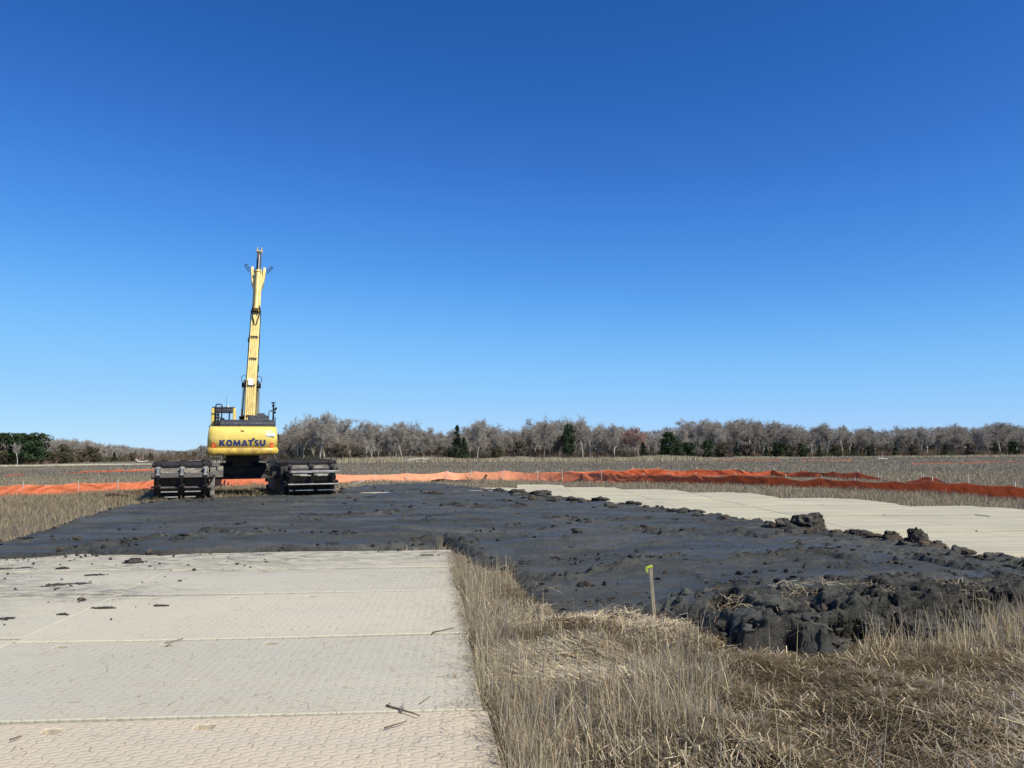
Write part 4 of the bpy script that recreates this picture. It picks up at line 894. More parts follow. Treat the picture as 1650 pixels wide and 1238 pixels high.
        m.add([(x, yf(x) - .018, z) for x, z in pg] + [(x, yf(x) + .0, z) for x, z in pg], [(0, 1, 2, 3), (4, 5, 6, 7), (0, 1, 5, 4), (1, 2, 6, 5), (2, 3, 7, 6), (3, 0, 4, 7)]); m.build('lens', M['orange'], rf)
    m = MB(); m.box((1.14, yf(1.1) - .004, 2.735), (.37, .02, .15), Matrix.Rotation(.0, 3, 'Z')); st = m.build('sticker', M['white'], cw, .018)
    m = MB()
    for k in range(7): m.box((1.0 + k * .045, yf(1.1) - .0155, 2.700), (.03, .004, .012))
    m.build('small_print', M['greytext'], st)
    m = MB(); m.box((-.02, cy(0) + .07, 2.93), (.17, .14, .09)); lf = m.build('lifting_lug', M['yellow'], cw, .02); m = MB(); m.box((-.02, cy(0) - .006, 2.893), (.12, .02, .022)); m.build('slot', M['black'], lf)
    # --- hood
    m = MB(); m.prism([(-2.98, 3.06), (-2.96, 3.28), (-2.84, 3.39), (-2.5, 3.42), (-1.0, 3.42), (-.8, 3.06)], -.97, 1.32); hd = m.build('engine_hood', M['charcoal'], e, .05)
    m = MB()
    for x in (-.82, -.66, -.30, -.12, .06, .38, .55, .72, .90): m.box((x, -2.977, 3.235), (.09, .02, .016))
    m.build('hood_slot_glint', M['bright'], hd)  # bright bars paint the glint of light on the louvers
    m = MB(); m.prism([(-2.6, 3.40), (-2.5, 3.56), (-2.3, 3.62), (-1.3, 3.62), (-1.0, 3.40)], .20, 1.10, None)
    hu = m.build('raised_hood', M['charcoal'], e, .07)
    m = MB(); m.prism([(-2.2, 3.6), (-2.1, 3.74), (-1.5, 3.74), (-1.4, 3.6)], .62, .92); m.build('exhaust_cover', M['charcoal'], hu, .04)
    m = MB()
    for k in range(9): m.box((.60 + k * .05, -2.545, 3.545), (.035, .02, .014), Matrix.Rotation(.3, 3, 'X'))
    m.box((.84, -2.585, 3.43), (.40, .02, .014)); m.build('hood_slot_glint', M['bright'], hu)
    # --- cab (left side, front)
    cb = MB()
    cab_x0, cab_x1, y0, y1, z0, z1 = -1.40, -.34, -.6, 1.25, 2.05, 4.02
    for x, y, w_ in ((cab_x0 + .06, y0, .13), (cab_x1 - .06, y0, .13), (cab_x0 + .06, y1, .1), (cab_x1 - .06, y1, .1)): cb.box((x, y, (z0 + z1) / 2), (w_, .14, z1 - z0))
    cb.box(((cab_x0 + cab_x1) / 2, y0, 2.6), (.93, .12, 1.1)); cb.box((cab_x0 + .03, (y0 + y1) / 2, 2.55), (.055, 1.7, 1.0)); cb.box((cab_x1 - .03, (y0 + y1) / 2, 2.55), (.055, 1.7, 1.0))
    cab = cb.build('cab', M['yellow'], e, .03)
    m = MB(); m.box(((cab_x0 + cab_x1) / 2, (y0 + y1) / 2, z1 + .02), (1.0, 1.95, .10)); m.box(((cab_x0 + cab_x1) / 2, y0 + .05, z1 - .12), (.80, .2, .20)); m.build('cab_roof', M['charcoal'], cab, .04)
    m = MB(); m.box((cab_x0 + .01, .3, 3.5), (.02, 1.5, .85)); m.box((cab_x1 - .01, .3, 3.5), (.02, 1.5, .85)); m.build('cab_window', M['glass'], cab)
    m = MB(); m.tube([(-.62, y0, 3.1), (-.62, y0, 3.95)], .035, 6); m.tube([(-.95, .4, 3.0), (-.95, .5, 3.6)], .12, 6); m.build('cab_interior', M['black'], cab)
    m = MB(); m.tube([(cab_x1 - .35, y0 + .1, z1 + .05), (cab_x1 - .35, y0 + .1, z1 + .12)], .09, 10, .05); m.tube([(cab_x1 - .42, y0 + .3, z1 + .05), (cab_x1 - .42, y0 + .3, z1 + .6)], .008, 4); m.build('beacon', M['bright'], cab)
    m = MB(); m.tube([(-1.20, -1.0, 3.05), (-1.20, -1.0, 4.12), (-1.18, -1.0, 4.18), (-.98, -1.0, 4.18), (-.94, -1.0, 4.12), (-.94, -1.0, 3.05)], .028, 8); m.tube([(-1.2, -1.0, 3.6), (-.94, -1.0, 3.6)], .02, 6); m.build('handrail', M['black'], e)
    m = MB()
    for z in (3.28, 3.42, 3.56, 3.70): m.tube([(-1.10, -.9, z), (-1.10, -1.15, z)], .075, 8)
    m.box((-1.1, -.9, 3.25), (.22, .5, .4)); m.build('air_cleaner', M['chassis'], e, .01)
    m = MB(); m.box((-1.47, -.2, 3.05), (.06, .22, .34)); m.tube([(-1.4, -.2, 3.2), (-1.47, -.2, 3.3), (-1.47, -.2, 3.2)], .015, 5); m.build('mirror', M['black'], e, .02)
    # --- right side: mast with antenna, rail, mirror
    m = MB(); m.tube([(1.27, -2.3, 3.0), (1.27, -2.3, 4.18)], .033, 8); m.tube([(1.27, -2.3, 4.02), (1.27, -2.3, 4.10)], .06, 8); m.box((1.36, -2.3, 3.92), (.10, .08, .16), Matrix.Rotation(.6, 3, 'Y')); m.box((1.32, -2.3, 3.75), (.13, .06, .10), Matrix.Rotation(-.5, 3, 'Y')); m.tube([(1.27, -2.3, 3.55), (1.36, -2.3, 3.55), (1.36, -2.3, 2.9)], .022, 6)
    m.tube([(1.27, -2.3, 3.86), (1.18, -2.3, 3.80)], .02, 6); mast = m.build('antenna_mast', M['black'], e)
    m = MB(); m.tube([(1.27, -2.3, 4.18), (1.27, -2.3, 4.20), (1.27, -2.3, 4.23)], .10, 14, .085); m.build('antenna_dish', M['black'], mast)
    m = MB(); m.tube([(1.08, -2.3, 3.45), (1.08, -2.3, 3.78), (1.12, -2.3, 3.84), (1.27, -2.3, 3.84)], .02, 6); m.tube([(1.35, -.9, 3.0), (1.35, -.9, 3.7), (1.35, .8, 3.7), (1.35, .8, 3.0)], .02, 6); m.build('guard_rail', M['black'], e)
    m = MB(); m.tube([(1.36, .2, 2.75), (1.52, .2, 2.78)], .02, 6); m.box((1.58, .2, 2.70), (.14, .06, .26)); m.box((1.60, .2, 2.48), (.10, .07, .10)); m.build('side_mirror', M['black'], e, .01)
    # --- boom: points along the centre line (y forward, z up), lateral x drifts with the lean of the machine
    B = [Vector((.26, .55, 2.45)), Vector((.33, 1.15, 5.15)), Vector((.42, 1.75, 7.2)), Vector((.50, 2.35, 9.25)), Vector((.575, 3.0, 11.25))]
    dep = [.55, .80, .72, .62, .50]; wid = [.50, .47, .44, .40, .38]
    def frame(i):
        d = (B[min(i + 1, len(B) - 1)] - B[max(i - 1, 0)]).normalized(); xx = Vector((1, 0, 0)); xx = (xx - d * xx.dot(d)).normalized(); n = xx.cross(d)
        if n.y > 0: n = -n
        return d, xx, n                                                            # n points back at the camera side (top of the boom)
    V = []
    for i, p in enumerate(B):
        d, xx, n = frame(i); a, b = wid[i] / 2, dep[i] / 2
        V += [p + n * b - xx * a, p + n * b + xx * a, p - n * b + xx * a, p - n * b - xx * a]
    m = MB(); m.add(V, [(4 * i + k, 4 * i + (k + 1) % 4, 4 * i + 4 + (k + 1) % 4, 4 * i + 4 + k) for i in range(len(B) - 1) for k in range(4)] + [(0, 1, 2, 3), (16, 17, 18, 19)])
    boom = m.build('boom', M['pale_yellow'], e, .02)
    def on(t, u, v=0.0):
        """point on the boom: t along (0..4), u across, v off the back face"""
        i = min(int(t), len(B) - 2); f = t - i; d, xx, n = frame(i); p = B[i].lerp(B[i + 1], f); de = dep[i] + (dep[i + 1] - dep[i]) * f
        d2 = (B[i + 1] - B[i]).normalized(); xx = (Vector((1, 0, 0)) - d2 * d2.x).normalized(); n = xx.cross(d2); n = -n if n.y > 0 else n
        d0, _, n0 = frame(i); d1, _, n1 = frame(i + 1); n = (n0 * (1 - f) + n1 * f).normalized()
        return p + xx * u + n * (de / 2 + v)
    # pipes on the back face with clamps
    m = MB()
    for u in (-.13, -.045, .045, .13):
        m.tube([on(t, u * (1 - .06 * t), .012) for t in (.15, .5, 1, 1.5, 2, 2.5, 2.75)], .016, 6)
    m.build('hydraulic_pipe', M['pale_yellow'], boom)
    for t in (.45, 1.0, 1.65, 2.2, 2.85):
        m = MB(); a = on(t, 0, .05); d, xx, n = frame(int(t)); rot = Matrix((xx, n, d)).transposed(); m.box(a, (.36, .03, .035), rot)
        for u in (-.13, -.045, .045, .13): m.box(on(t, u, .05) - d * .05, (.028, .035, .09), rot)
        m.build('pipe_clamp', M['chassis'], boom)
    for sx in (-1, 1):
        m = MB(); m.tube([on(t, sx * .235, -.12) for t in (.4, 1, 1.6, 2.2, 2.9)], .022, 6); m.tube([on(t, sx * .25, -.24) for t in (.3, 1, 1.7, 2.3)], .02, 6)
        m.box(on(2.15, sx * .26, -.2), (.09, .16, .20)) if sx < 0 else m.box(on(1.45, .27, -.2), (.06, .1, .35)); m.build('side_hose', M['black'], boom)
    m = MB(); a = on(1.06, -.03, .09); d, xx, n = frame(1); rot = Matrix((xx, n, d)).transposed(); m.box(a, (.24, .02, .34), rot); pl = m.build('number_plate', M['white'], boom, .01)
    m = MB()
    for q, (u, v) in enumerate([(-.07, .08), (0, .08), (.07, .08), (-.06, -.08), (.02, -.08), (.08, -.09)]): m.box(a + xx * u + d * v + n * .012, (.035, .006, .05), rot)
    m.build('plate_mark', M['greytext'], pl)
    # boom foot brackets and lift cylinders
    m = MB()
    for sx in (-1, 1): m.box((.26 + sx * .36, .55, 2.55), (.10, .9, .9))
    m.build('boom_foot', M['chassis'], e, .02)
    for sx in (-1, 1):
        top = on(1.05, sx * .34, -.40); bot = Vector((.26 + sx * .40, 1.35, 2.3)); mid = bot.lerp(top, .48)
        m = MB(); m.tube([bot, mid], .115, 14); m.tube([mid - (top - bot).normalized() * .06, mid + (top - bot).normalized() * .02], .135, 14); cyl = m.build('lift_cylinder', M['chassis'], e, label=None)
        m = MB(); m.tube([mid, top], .062, 12); m.build('rod', M['chrome'], cyl)
        m = MB(); m.tube([top - Vector((.11, 0, 0)), top + Vector((.11, 0, 0))], .12, 12); m.build('rod_eye', M['chassis'], cyl)
        m = MB(); c0 = on(1.12, sx * .30, -.2); m.tube([c0 + Vector((sx * .0, 0, -.15)), c0 + Vector((sx * .16, -.05, .0)), c0 + Vector((sx * .17, -.1, .18)), c0 + Vector((sx * .04, -.1, .28)), c0 + Vector((-sx * .05, -.05, .2))], .016, 6); m.build('hose_loop', M['black'], boom)
        m = MB(); m.box(c0 + Vector((0, 0, -.1)), (.10, .3, .28)); m.build('cylinder_boss', M['chassis'], boom, .01)
    # boom head: fork that carries the arm
    d, xx, n = frame(4); p = B[4]
    for sx in (-1, 1):
        pts = [(-1.75, .16), (-1.0, .17), (-.62, .30), (.02, .37), (.22, .34), (.22, .24), (-.02, .235), (-.62, .17), (-1.75, .12)]
        m = MB(); Vv = []
        for off in (.26, -.34):
            Vv += [p + d * a + xx * sx * b + n * off for a, b in pts]
        k = len(pts); m.add(Vv, [tuple(range(k)), tuple(range(k, 2 * k))] + [(i, (i + 1) % k, k + (i + 1) % k, k + i) for i in range(k)]); m.build('boom_fork', M['pale_yellow'], boom, .012)
        m = MB(); a = p + xx * sx * .34 + d * .05; m.tube([a, a + xx * sx * .22 + d * .34, a + xx * sx * .30 + d * .42, a + xx * sx * .36 + d * .36, a + xx * sx * .12 - d * .02], .024, 6); m.build('head_hose', M['black'], boom)
    m = MB(); m.tube([p - xx * .38 + d * .02, p + xx * .38 + d * .02], .11, 14); m.build('arm_pin', M['chassis'], boom)
    # arm cylinder on top
    a = on(2.93, 0, .22); b = p + n * .50 - d * .18
    m = MB(); m.tube([a, b], .105, 16); m.tube([b - d * .06, b + d * .03], .15, 16); m.tube([a - d * .12, a], .13, 12); ac = m.build('arm_cylinder', M['pale_yellow'], boom)
    m = MB(); m.tube([b, b + d * .95 + n * .02], .055, 12); m.build('rod', M['charcoal'], ac)
    m = MB(); 
    for sx in (-1, 1): m.box(a + xx * sx * .15 - d * .05, (.04, .20, .26))
    m.tube([a - xx * .2 - d * .06, a + xx * .2 - d * .06], .05, 8); m.build('cylinder_bracket', M['chassis'], boom)
    for sx in (-1, 1):
        m = MB(); m.tube([on(2.93, sx * .18, .05), on(2.85, sx * .22, .10), on(2.68, sx * .13, .07), on(2.5, sx * .04, .05)], .028, 6); m.build('cylinder_hose', M['black'], boom)
    # arm (stick): heel rises above the fork, the rest hangs forward behind the boom
    ad = Vector((0, .50, -1.0)).normalized(); piv = p + d * .10 - n * .02
    heel = p + d * 1.12 + n * .30; tip = piv + ad * 8.2
    def beam(name, q0, q1, w0, w1, h0, h1, mat, par, bev=.015):
        dd = (q1 - q0).normalized(); x_ = (Vector((1, 0, 0)) - dd * dd.x).normalized(); y_ = x_.cross(dd); m = MB(); Vv = []
        for q, ww, hh in ((q0, w0, h0), (q1, w1, h1)): Vv += [q - x_ * ww / 2 - y_ * hh / 2, q + x_ * ww / 2 - y_ * hh / 2, q + x_ * ww / 2 + y_ * hh / 2, q - x_ * ww / 2 + y_ * hh / 2]
        m.add(Vv, [(0, 1, 5, 4), (1, 2, 6, 5), (2, 3, 7, 6), (3, 0, 4, 7), (0, 1, 2, 3), (4, 5, 6, 7)]); return m.build(name, mat, par, bev)
    arm = beam('arm', piv - ad * .1, tip, .30, .22, .72, .34, M['pale_yellow'], e)
    beam('arm_heel', piv - d * .35, heel, .24, .22, .55, .18, M['charcoal'], arm)
    m = MB()
    for sx in (-1, 1): m.box(heel + xx * sx * .11 + d * .05, (.045, .16, .30))
    m.tube([heel - xx * .15, heel + xx * .15], .06, 10); m.box(heel - d * .12, (.20, .12, .10)); m.build('heel_bracket', M['pale_yellow'], arm, .01)
    # bucket at the end of the arm
    m = MB(); t0 = tip
    prof = [(-.55, .05), (-.60, -.5), (-.35, -.95), (.15, -1.05), (.55, -.8), (.45, -.72), (.12, -.93), (-.28, -.85), (-.50, -.45), (-.45, .05)]
    m.prism([(t0.y + a_, t0.z + b_) for a_, b_ in prof], t0.x - .6, t0.x + .6)
    for sx in (-.59, .56): m.prism([(t0.y + a_, t0.z + b_) for a_, b_ in prof[:5]], t0.x + sx, t0.x + sx + .03)
    for k in range(5): m.box((t0.x - .5 + k * .25, t0.y + .62, t0.z - .72), (.09, .24, .07), Matrix.Rotation(.7, 3, 'X'))
    m.build('bucket', M['chassis'], e, .01)
    return e
excavator()

# ------------------------------------------------------------------ trees
def tube_np(p0, p1, r0, r1, n=4):
    d = (p1 - p0); L = np.linalg.norm(d); d = d / max(L, 1e-6); u = np.cross(d, [0, 0, 1.0]) if abs(d[2]) < .95 else np.cross(d, [1.0, 0, 0]); u /= np.linalg.norm(u); v = np.cross(d, u)
    a = np.arange(n) * 2 * np.pi / n; c = np.cos(a)[:, None] * u + np.sin(a)[:, None] * v
    V = np.concatenate([p0 + c * r0, p1 + c * r1]); i = np.arange(n); return V, np.stack([i, (i + 1) % n, (i + 1) % n + n, i + n], -1)
def bare_tree(seed, H, spread, twig_col, trunk_col, low=.35, dens=1.0, lean=.04):
    """a leafless tree: tapering limbs and a haze of fine twigs. returns (limbs V,Q,C), (twigs V,Q,C)"""
    r = np.random.default_rng(seed); LV = []; LQ = []; LC = []; o = 0; tips = []
    def seg(p0, p1, r0, r1, c, n):
        nonlocal o
        V, Q = tube_np(p0, p1, r0, r1, n); LV.append(V); LQ.append(Q + o); LC.append(np.repeat(c[None], len(V), 0)); o += len(V)
    def grow(p, d, L, rad, lvl):
        k = 4 if lvl == 0 else 3; q = p.copy(); dd = d.copy(); rr = rad
        for s in range(k):
            dd = dd + r.normal(0, .10 + .05 * lvl, 3); dd[2] += .06 * (lvl > 0); dd /= np.linalg.norm(dd); q2 = q + dd * L / k; r2 = rr * (.86 if lvl == 0 else .74)
            c = trunk_col * r.uniform(.85, 1.1) if lvl < 2 else (trunk_col * .55 + twig_col * .45)
            seg(q, q2, rr, r2, c, 5 if lvl == 0 else 3)
            t = (s + 1) / k
            if lvl < 4 and (lvl > 0 or t > low):
                nb = (3 if lvl == 0 else 2)
                for _ in range(nb):
                    a = r.uniform(0, 2 * np.pi); pv = np.cross(dd, [math.cos(a), math.sin(a), .3]); pv /= np.linalg.norm(pv)
                    an = r.uniform(.45, .95) * spread; nd = dd * math.cos(an) + pv * math.sin(an); nd[2] += .18; nd /= np.linalg.norm(nd)
                    grow(q2, nd, L * r.uniform(.42, .62) * (1 - .25 * t if lvl == 0 else 1), r2 * .55, lvl + 1)
            q = q2; rr = r2
            if lvl >= 2: tips.append((q.copy(), dd.copy(), lvl))
    d0 = np.array([r.normal(0, lean), r.normal(0, lean), 1.0]); d0 /= np.linalg.norm(d0)
    grow(np.array([0., 0, -.2]), d0, H * .72, H * .016, 0)
    P = np.array([t[0] for t in tips]); D = np.array([t[1] for t in tips]); n = int(len(P) * 2.1 * dens); k = r.integers(0, len(P), n)
    p0 = P[k]; dd = D[k] + r.normal(0, .75, (n, 3)); dd[:, 2] += .25; dd /= np.linalg.norm(dd, axis=1)[:, None]; L = r.uniform(.35, 1.0, n) * H * .05; p1 = p0 + dd * L[:, None]
    sd = np.cross(dd, r.normal(0, 1, (n, 3))); sd /= np.linalg.norm(sd, axis=1)[:, None]; w = r.uniform(.012, .024, n)[:, None]
    TV = np.stack([p0 - sd * w, p0 + sd * w, p1 + sd * w * .4, p1 - sd * w * .4], 1).reshape(-1, 3); TQ = np.arange(n * 4).reshape(n, 4); TC = np.repeat(twig_col[None] * r.uniform(.7, 1.3, (n, 1)), 4, 0)
    LVc = np.concatenate(LV); top = max(LVc[:, 2].max(), TV[:, 2].max()); s = H / top
    return (LVc * s, np.concatenate(LQ), np.concatenate(LC)), (TV * s, TQ, TC)
def evergreen(seed, H, W, conic, col, trunk=True):
    r = np.random.default_rng(seed); n = int(3400); V = []; C = []
    nc = 70 if conic else 40; cz = r.uniform(.14, .96, nc); cr = (1 - cz) ** .85 if conic else np.sqrt(np.clip(1 - ((cz - .55) / .48) ** 2, .03, 1)); ca = r.uniform(0, 2 * np.pi, nc); rad = cr * W * .5 * r.uniform(.35, 1, nc)
    cen = np.stack([np.cos(ca) * rad, np.sin(ca) * rad, cz * H], -1); cs = W * r.uniform(.10, .24, nc) * (.5 + .6 * cr); tone = r.uniform(.6, 1.35, nc)
    k = r.integers(0, nc, n); g = r.normal(0, 1, (n, 3)); g /= np.linalg.norm(g, axis=1)[:, None]; p = cen[k] + g * (cs[k] * r.uniform(.3, 1, n) ** .5)[:, None] * np.array([1, 1, .8])
    p[:, 2] = np.clip(p[:, 2], .05 * H, H)
    a = r.normal(0, 1, (n, 3)); a /= np.linalg.norm(a, axis=1)[:, None]; b = np.cross(a, r.normal(0, 1, (n, 3))); b /= np.linalg.norm(b, axis=1)[:, None]; s = (W * r.uniform(.03, .065, n))[:, None]
    V = np.stack([p - a * s, p + b * s * .5, p + a * s, p - b * s * .5], 1).reshape(-1, 3); Q = np.arange(4 * n).reshape(n, 4); C = np.repeat(col[None] * (tone[k] * r.uniform(.75, 1.25, n))[:, None], 4, 0)
    lv, lq = tube_np(np.array([0, 0, -.2]), np.array([0, 0, H * .9]), H * .018, H * .004, 6)
    return (lv, lq, np.repeat(np.array([[.11, .085, .065]]), len(lv), 0)), (V, Q, C)
TW = np.array([.32, .28, .235]); TW2 = np.array([.375, .335, .285]); TWR = np.array([.44, .26, .22]); TWB = np.array([.31, .255, .20])
TK = np.array([.50, .46, .40]); TKW = np.array([.78, .73, .65]); TKD = np.array([.29, .26, .22])
def proto_mesh(name, data, mat):
    (V, Q, C) = data; o = np_mesh(name, V, [Q], mat, col=C); me = o.data; bpy.data.objects.remove(o); return me
PR = {}
def mk(key, lim, tw, crown='crown', cm='brush'): PR[key] = (proto_mesh('trunk', lim, M['bark']), proto_mesh(crown, tw, M[cm]))
specs = [('grey', 1.0, TW, TK, .30, 1.0), ('grey', .8, TW2, TK, .35, 1.0), ('grey', 1.15, TW, TKD, .25, 1.2), ('grey', .9, TWB, TK, .4, 1.0), ('grey', 1.05, TW2, TK, .3, 1.3), ('grey', .7, TW, TKD, .2, .9),
         ('white', .7, TW, TKW, .5, .7), ('white', .85, TW2, TKW, .45, .8), ('red', 1.0, TWR, TK, .3, 1.5), ('round', 1.25, TW2, TK, .3, 1.4), ('round', 1.2, TW, TKD, .3, 1.3)]
cnt = {}
for i, (kd, sp, tc, kc, lo, de) in enumerate(specs):
    key = (kd, cnt.get(kd, 0)); cnt[kd] = key[1] + 1; a, b = bare_tree(200 + i, 12.0, sp, tc, kc, lo, de); mk(key, a, b)
for i, (kd, W, con, col) in enumerate([('cedar', 4.5, True, (.030, .045, .022)), ('cedar', 5.2, True, (.036, .052, .026)), ('pine', 8.0, False, (.036, .062, .024)), ('pine', 8.5, False, (.032, .055, .022)), ('pine', 7.0, False, (.042, .062, .027)), ('holly', 9.5, False, (.085, .075, .045)), ('holly', 10.5, False, (.125, .10, .068))]):
    key = (kd, cnt.get(kd, 0)); cnt[kd] = key[1] + 1; a, b = evergreen(300 + i, 12.0, W, con, np.array(col)); mk(key, a, b, cm='leaf')
NT = 0
def tree(kind, px, D, H, label, group='trees along the edge of the woods', wscale=1.0, cat='tree', name=None):
    global NT
    NT += 1; x = (px - 825) / F * D; key = kind if isinstance(kind, tuple) else (kind, random.randrange(cnt[kind])); a, b = PR[key]
    e = empty(name or {'cedar': 'cedar_tree', 'pine': 'pine_tree', 'holly': 'evergreen_shrub'}.get(key[0], 'bare_tree'), (x, D, 0), random.uniform(0, 6.28)); s = H / 12.0
    e.scale = (s * wscale * random.uniform(.9, 1.12), s * wscale * random.uniform(.9, 1.12), s)
    for nm, me in (('trunk', a), ('crown', b)): o = bpy.data.objects.new(nm, me); COL.objects.link(o); o.parent = e
    tag(e, label, cat, group); return e
ENV = [(-120, 694), (0, 695), (40, 697), (90, 700), (130, 703), (170, 712), (215, 716), (260, 722), (300, 725), (325, 718), (345, 716), (400, 712), (440, 690), (455, 684), (470, 675), (490, 668), (515, 662), (540, 669), (560, 680), (590, 676), (610, 689),
       (640, 680), (660, 678), (680, 688), (700, 698), (735, 688), (770, 673), (795, 680), (820, 692), (850, 678), (880, 669), (920, 668), (940, 680), (975, 684), (990, 680), (1020, 684), (1045, 686), (1060, 690), (1080, 680), (1100, 673), (1150, 672), (1200, 674),
       (1250, 677), (1300, 680), (1350, 681), (1400, 686), (1420, 689), (1450, 685), (1500, 683), (1540, 680), (1580, 678), (1600, 675), (1620, 676), (1650, 681), (1780, 678)]
DEP = [(-120, 190), (60, 195), (130, 235), (215, 280), (300, 330), (400, 300), (440, 215), (515, 205), (600, 215), (830, 220), (1100, 225), (1240, 245), (1650, 290), (1780, 300)]
env = lambda px: float(np.interp(px, [a for a, _ in ENV], [b for _, b in ENV])); dep_ = lambda px: float(np.interp(px, [a for a, _ in DEP], [b for _, b in DEP]))
def hgt(px, D, top): return EYE + (hor(px) - top) * D / F
NEARL = 'leafless grey tree in the continuous wood behind the marsh'; GRP = 'leafless grey trees of the wood'
px = -100.0
while px < 1760:
    D = dep_(px) + random.uniform(0, 10); k = random.random()
    tree('white' if k < .30 else 'grey', px, D, hgt(px, D, env(px)) * random.uniform(.6, .97), NEARL, GRP, 1.0 if k < .30 else random.uniform(1.1, 1.5)); px += random.uniform(9, 18)
px = -110.0
while px < 1760:
    D = dep_(px) + random.uniform(12, 30); tree('grey' if random.random() < .8 else 'round', px, D, hgt(px, D, env(px) + random.uniform(-4, 10)), NEARL, GRP, random.uniform(1.15, 1.6)); px += random.uniform(14, 22)
# trees one can pick out
def special(kind, px, top, label, ws=1.0, dD=-3, cat='tree', name=None, group=None):
    D = dep_(px) + dD; return tree(kind, px, D, hgt(px, D, top), label, group, ws, cat, name)
special(('round', 0), 516, 661, 'tallest rounded leafless tree, just right of the yellow machine', 1.05, 2)
special(('round', 1), 482, 671, 'broad leafless tree between the machine and the tallest rounded tree', .9, 2)
special(('grey', 0), 590, 676, 'leafless tree with an open crown second right of the tallest rounded tree', .9)
special(('grey', 4), 650, 678, 'pinkish-grey spreading leafless tree before the dark conical cedar', 1.0)
special(('round', 0), 768, 672, 'rounded leafless tree just right of the dark conical cedar', .8)
special(('round', 1), 875, 669, 'wide domed leafless tree left of the dark shaggy evergreen in mid picture', 1.0)
special(('grey', 1), 920, 666, 'leafless tree rising behind the dark shaggy evergreen in mid picture', .9, 6)
special(('grey', 3), 838, 684, 'thin sparse leafless tree standing above its neighbours left of the wide dome', .5, 0)
special(('red', 0), 1026, 684, 'leafless maple with a reddish haze of buds', 1.0, -2)
special(('round', 0), 1130, 672, 'broad leafless tree above the bright green evergreen clump', 1.0, 2)
special(('grey', 4), 988, 680, 'leafless tree with a fan-shaped crown left of the red-budded maple', 1.0)
special(('cedar', 0), 736, 684, 'dark conical cedar in the middle of the wood edge', 1.0, -4)
special(('cedar', 1), 747, 704, 'lower dark cedar leaning on the conical one', 1.1, -4)
special(('pine', 1), 916, 683, 'dark shaggy evergreen in mid picture', .55, -1)
special(('pine', 0), 1077, 697, 'bright green evergreen clump right of the red-budded maple', .9, -5)
special(('pine', 2), 1092, 708, 'smaller green evergreen leaning against the bright green clump', 1.2, -5)
special(('cedar', 1), 1066, 712, 'dark narrow evergreen left of the bright green clump', 1.2, -5)
special(('pine', 0), 56, 711, 'bright green rounded pine at the far left', 1.25, -9)
special(('pine', 1), 62, 697, 'dark tall pine directly behind the bright green one', 1.1, -2)
special(('pine', 3 % cnt['pine']), 34, 699, 'dark green pine left of the bright rounded one', 1.1, -3)
special(('pine', 1), 12, 697, 'dark shaggy pine nearest the left picture edge', 1.2, -2)
special(('white', 0), 30, 712, 'pale twin-stemmed leafless tree in front of the left pines', 1.0, -12)
special(('white', 1), 600, 706, 'short pale-barked tree with bare forked top before the wood', .6, -6)
GRPE = 'low dark evergreens under the wood'; LE = 'low dark evergreen at the foot of the leafless wood'
for px_, top, k in [(1110, 712, 'pine'), (1138, 710, 'pine'), (1160, 714, 'holly'), (1185, 712, 'cedar'), (1205, 716, 'holly'), (1232, 716, 'cedar'), (1250, 712, 'pine'), (1270, 716, 'holly'), (1291, 713, 'pine'), (1318, 717, 'cedar'), (1345, 716, 'holly'), (1372, 712, 'cedar'), (1400, 716, 'holly'), (1440, 712, 'cedar'), (1470, 716, 'holly'),
                    (1520, 716, 'cedar'), (1560, 714, 'holly'), (1600, 714, 'cedar'), (1630, 712, 'pine'), (720, 722, 'holly'), (835, 712, 'holly'), (800, 722, 'holly'), (1035, 712, 'cedar'),
                    (85, 728, 'holly'), (110, 722, 'holly'), (135, 728, 'holly'), (160, 730, 'holly'), (186, 728, 'cedar'), (215, 730, 'holly'), (245, 732, 'holly'), (150, 720, 'holly'), (5, 725, 'holly'), (100, 716, 'holly'), (548, 716, 'holly'), (578, 726, 'holly')]:
    D = dep_(px_) - random.uniform(2, 7); tree(k, px_, D, hgt(px_, D, top), LE, GRPE, random.uniform(1.0, 1.5) * (1.0 if k != 'holly' else .8))

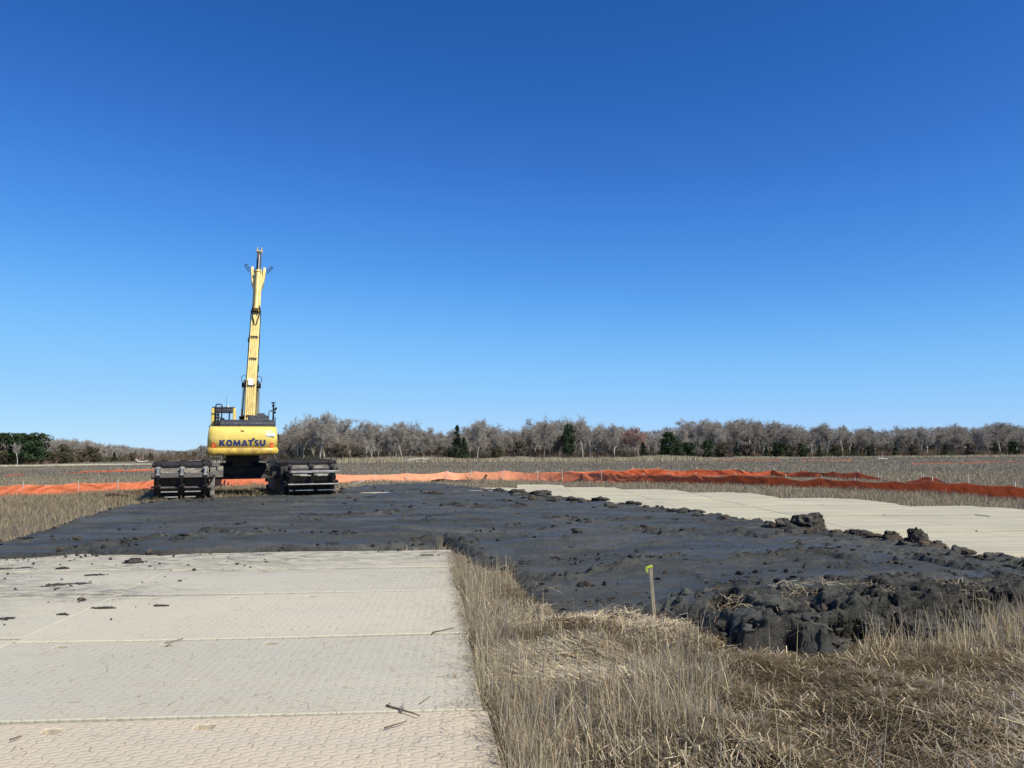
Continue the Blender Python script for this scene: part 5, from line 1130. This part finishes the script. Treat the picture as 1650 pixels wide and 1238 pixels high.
def forest_mass():
    """the depth of the wood behind the front trees"""
    n = 240000; px = RNG.uniform(-200, 1800, n); D0 = np.interp(px, [a for a, _ in DEP], [b for _, b in DEP]); D = D0 + RNG.uniform(14, 60, n); top = np.interp(px, [a for a, _ in ENV], [b for _, b in ENV]) + 4
    Hh = EYE + (hor(px) - top) * D / F * (.66 + .26 * vnoise(px * .07, D * .0, 9)); z = Hh * RNG.uniform(0, 1, n) ** 1.1
    x = (px - 825) / F * D; low = z < Hh * .45; L = np.where(low, RNG.uniform(1, 3.0, n), RNG.uniform(.5, 1.4, n)); d = RNG.normal(0, 1, (n, 3)); d[:, 2] = np.abs(d[:, 2]) + np.where(low, 3.5, .6); d /= np.linalg.norm(d, axis=1)[:, None]
    p0 = np.stack([x, D, z], -1); p1 = p0 + d * L[:, None]; s = np.cross(d, RNG.normal(0, 1, (n, 3))); s /= np.linalg.norm(s, axis=1)[:, None]; w = RNG.uniform(.03, .075, n)[:, None]
    V = np.stack([p0 - s * w, p0 + s * w, p1 + s * w * .4, p1 - s * w * .4], 1).reshape(-1, 3)
    c = np.where((RNG.uniform(0, 1, n) < .25)[:, None], TKD, TW) * RNG.uniform(.6, 1.1, (n, 1)); u = vnoise(px * .03, z * .3, 14); c = np.where(((z < 3.5) & (u > .5))[:, None], np.array([.10, .075, .045]), c)
    o = np_mesh('woods', V, [np.arange(4 * n).reshape(n, 4)], M['brush'], col=np.repeat(c, 4, 0)); tag(o, 'mass of leafless woodland behind the front row of trees', 'woods', None, 'stuff')
    # undergrowth at the foot
    n = 60000; px = RNG.uniform(-150, 1750, n); D = np.interp(px, [a for a, _ in DEP], [b for _, b in DEP]) + RNG.uniform(-4, 12, n); x = (px - 825) / F * D
    cl = vnoise(px * .05, D * .1, 17); h = RNG.uniform(.4, 1.4, n) * (.6 + 1.9 * cl); c = np.where((vnoise(px * .025, D * .05, 18) > .55)[:, None], np.array([.085, .08, .045]), np.array([.16, .115, .08])) * RNG.uniform(.6, 1.3, (n, 1))
    V, Q = blades(x, D, h, RNG.uniform(.05, .14, n), RNG.uniform(.1, .9, n), 1, z0=np.zeros(n)); o = np_mesh('undergrowth', V, [Q], M['brush'], col=np.repeat(c, 4, 0)); tag(o, 'brown and olive undergrowth along the foot of the woods', 'undergrowth', None, 'stuff')
forest_mass()

def fallen_log(pts, D, label):
    x0 = (pts[0][0] - 825) / F * D; m = MB(); P = [Vector(((a - 825) / F * D - x0, random.uniform(-.3, .3), EYE + (hor(a) - b) * D / F)) for a, b in pts]; m.tube(P, .13, 7, .06); 
    m.tube([P[1], P[1] + Vector((.5, -.3, .8))], .06, 5, .02); o = m.build('fallen_log', M['log'], None, smooth=True); o.location = (x0, D, 0); tag(o, label, 'log', 'bleached logs stranded in the marsh')
fallen_log([(474, 743.5), (488, 741), (500, 740), (512, 741)], 150, 'bleached fallen log just right of the machine track')
fallen_log([(652, 744), (663, 741), (672, 739), (690, 740)], 165, 'bleached crooked log before the pale reeds')
fallen_log([(1408, 741), (1414, 739), (1420, 739), (1428, 740)], 170, 'short pale log in the marsh below the right-hand woods')
fallen_log([(221, 740), (226, 743.5), (234, 744), (240, 742)], 175, 'bleached tangle of driftwood left of the machine')
print('trees', NT)
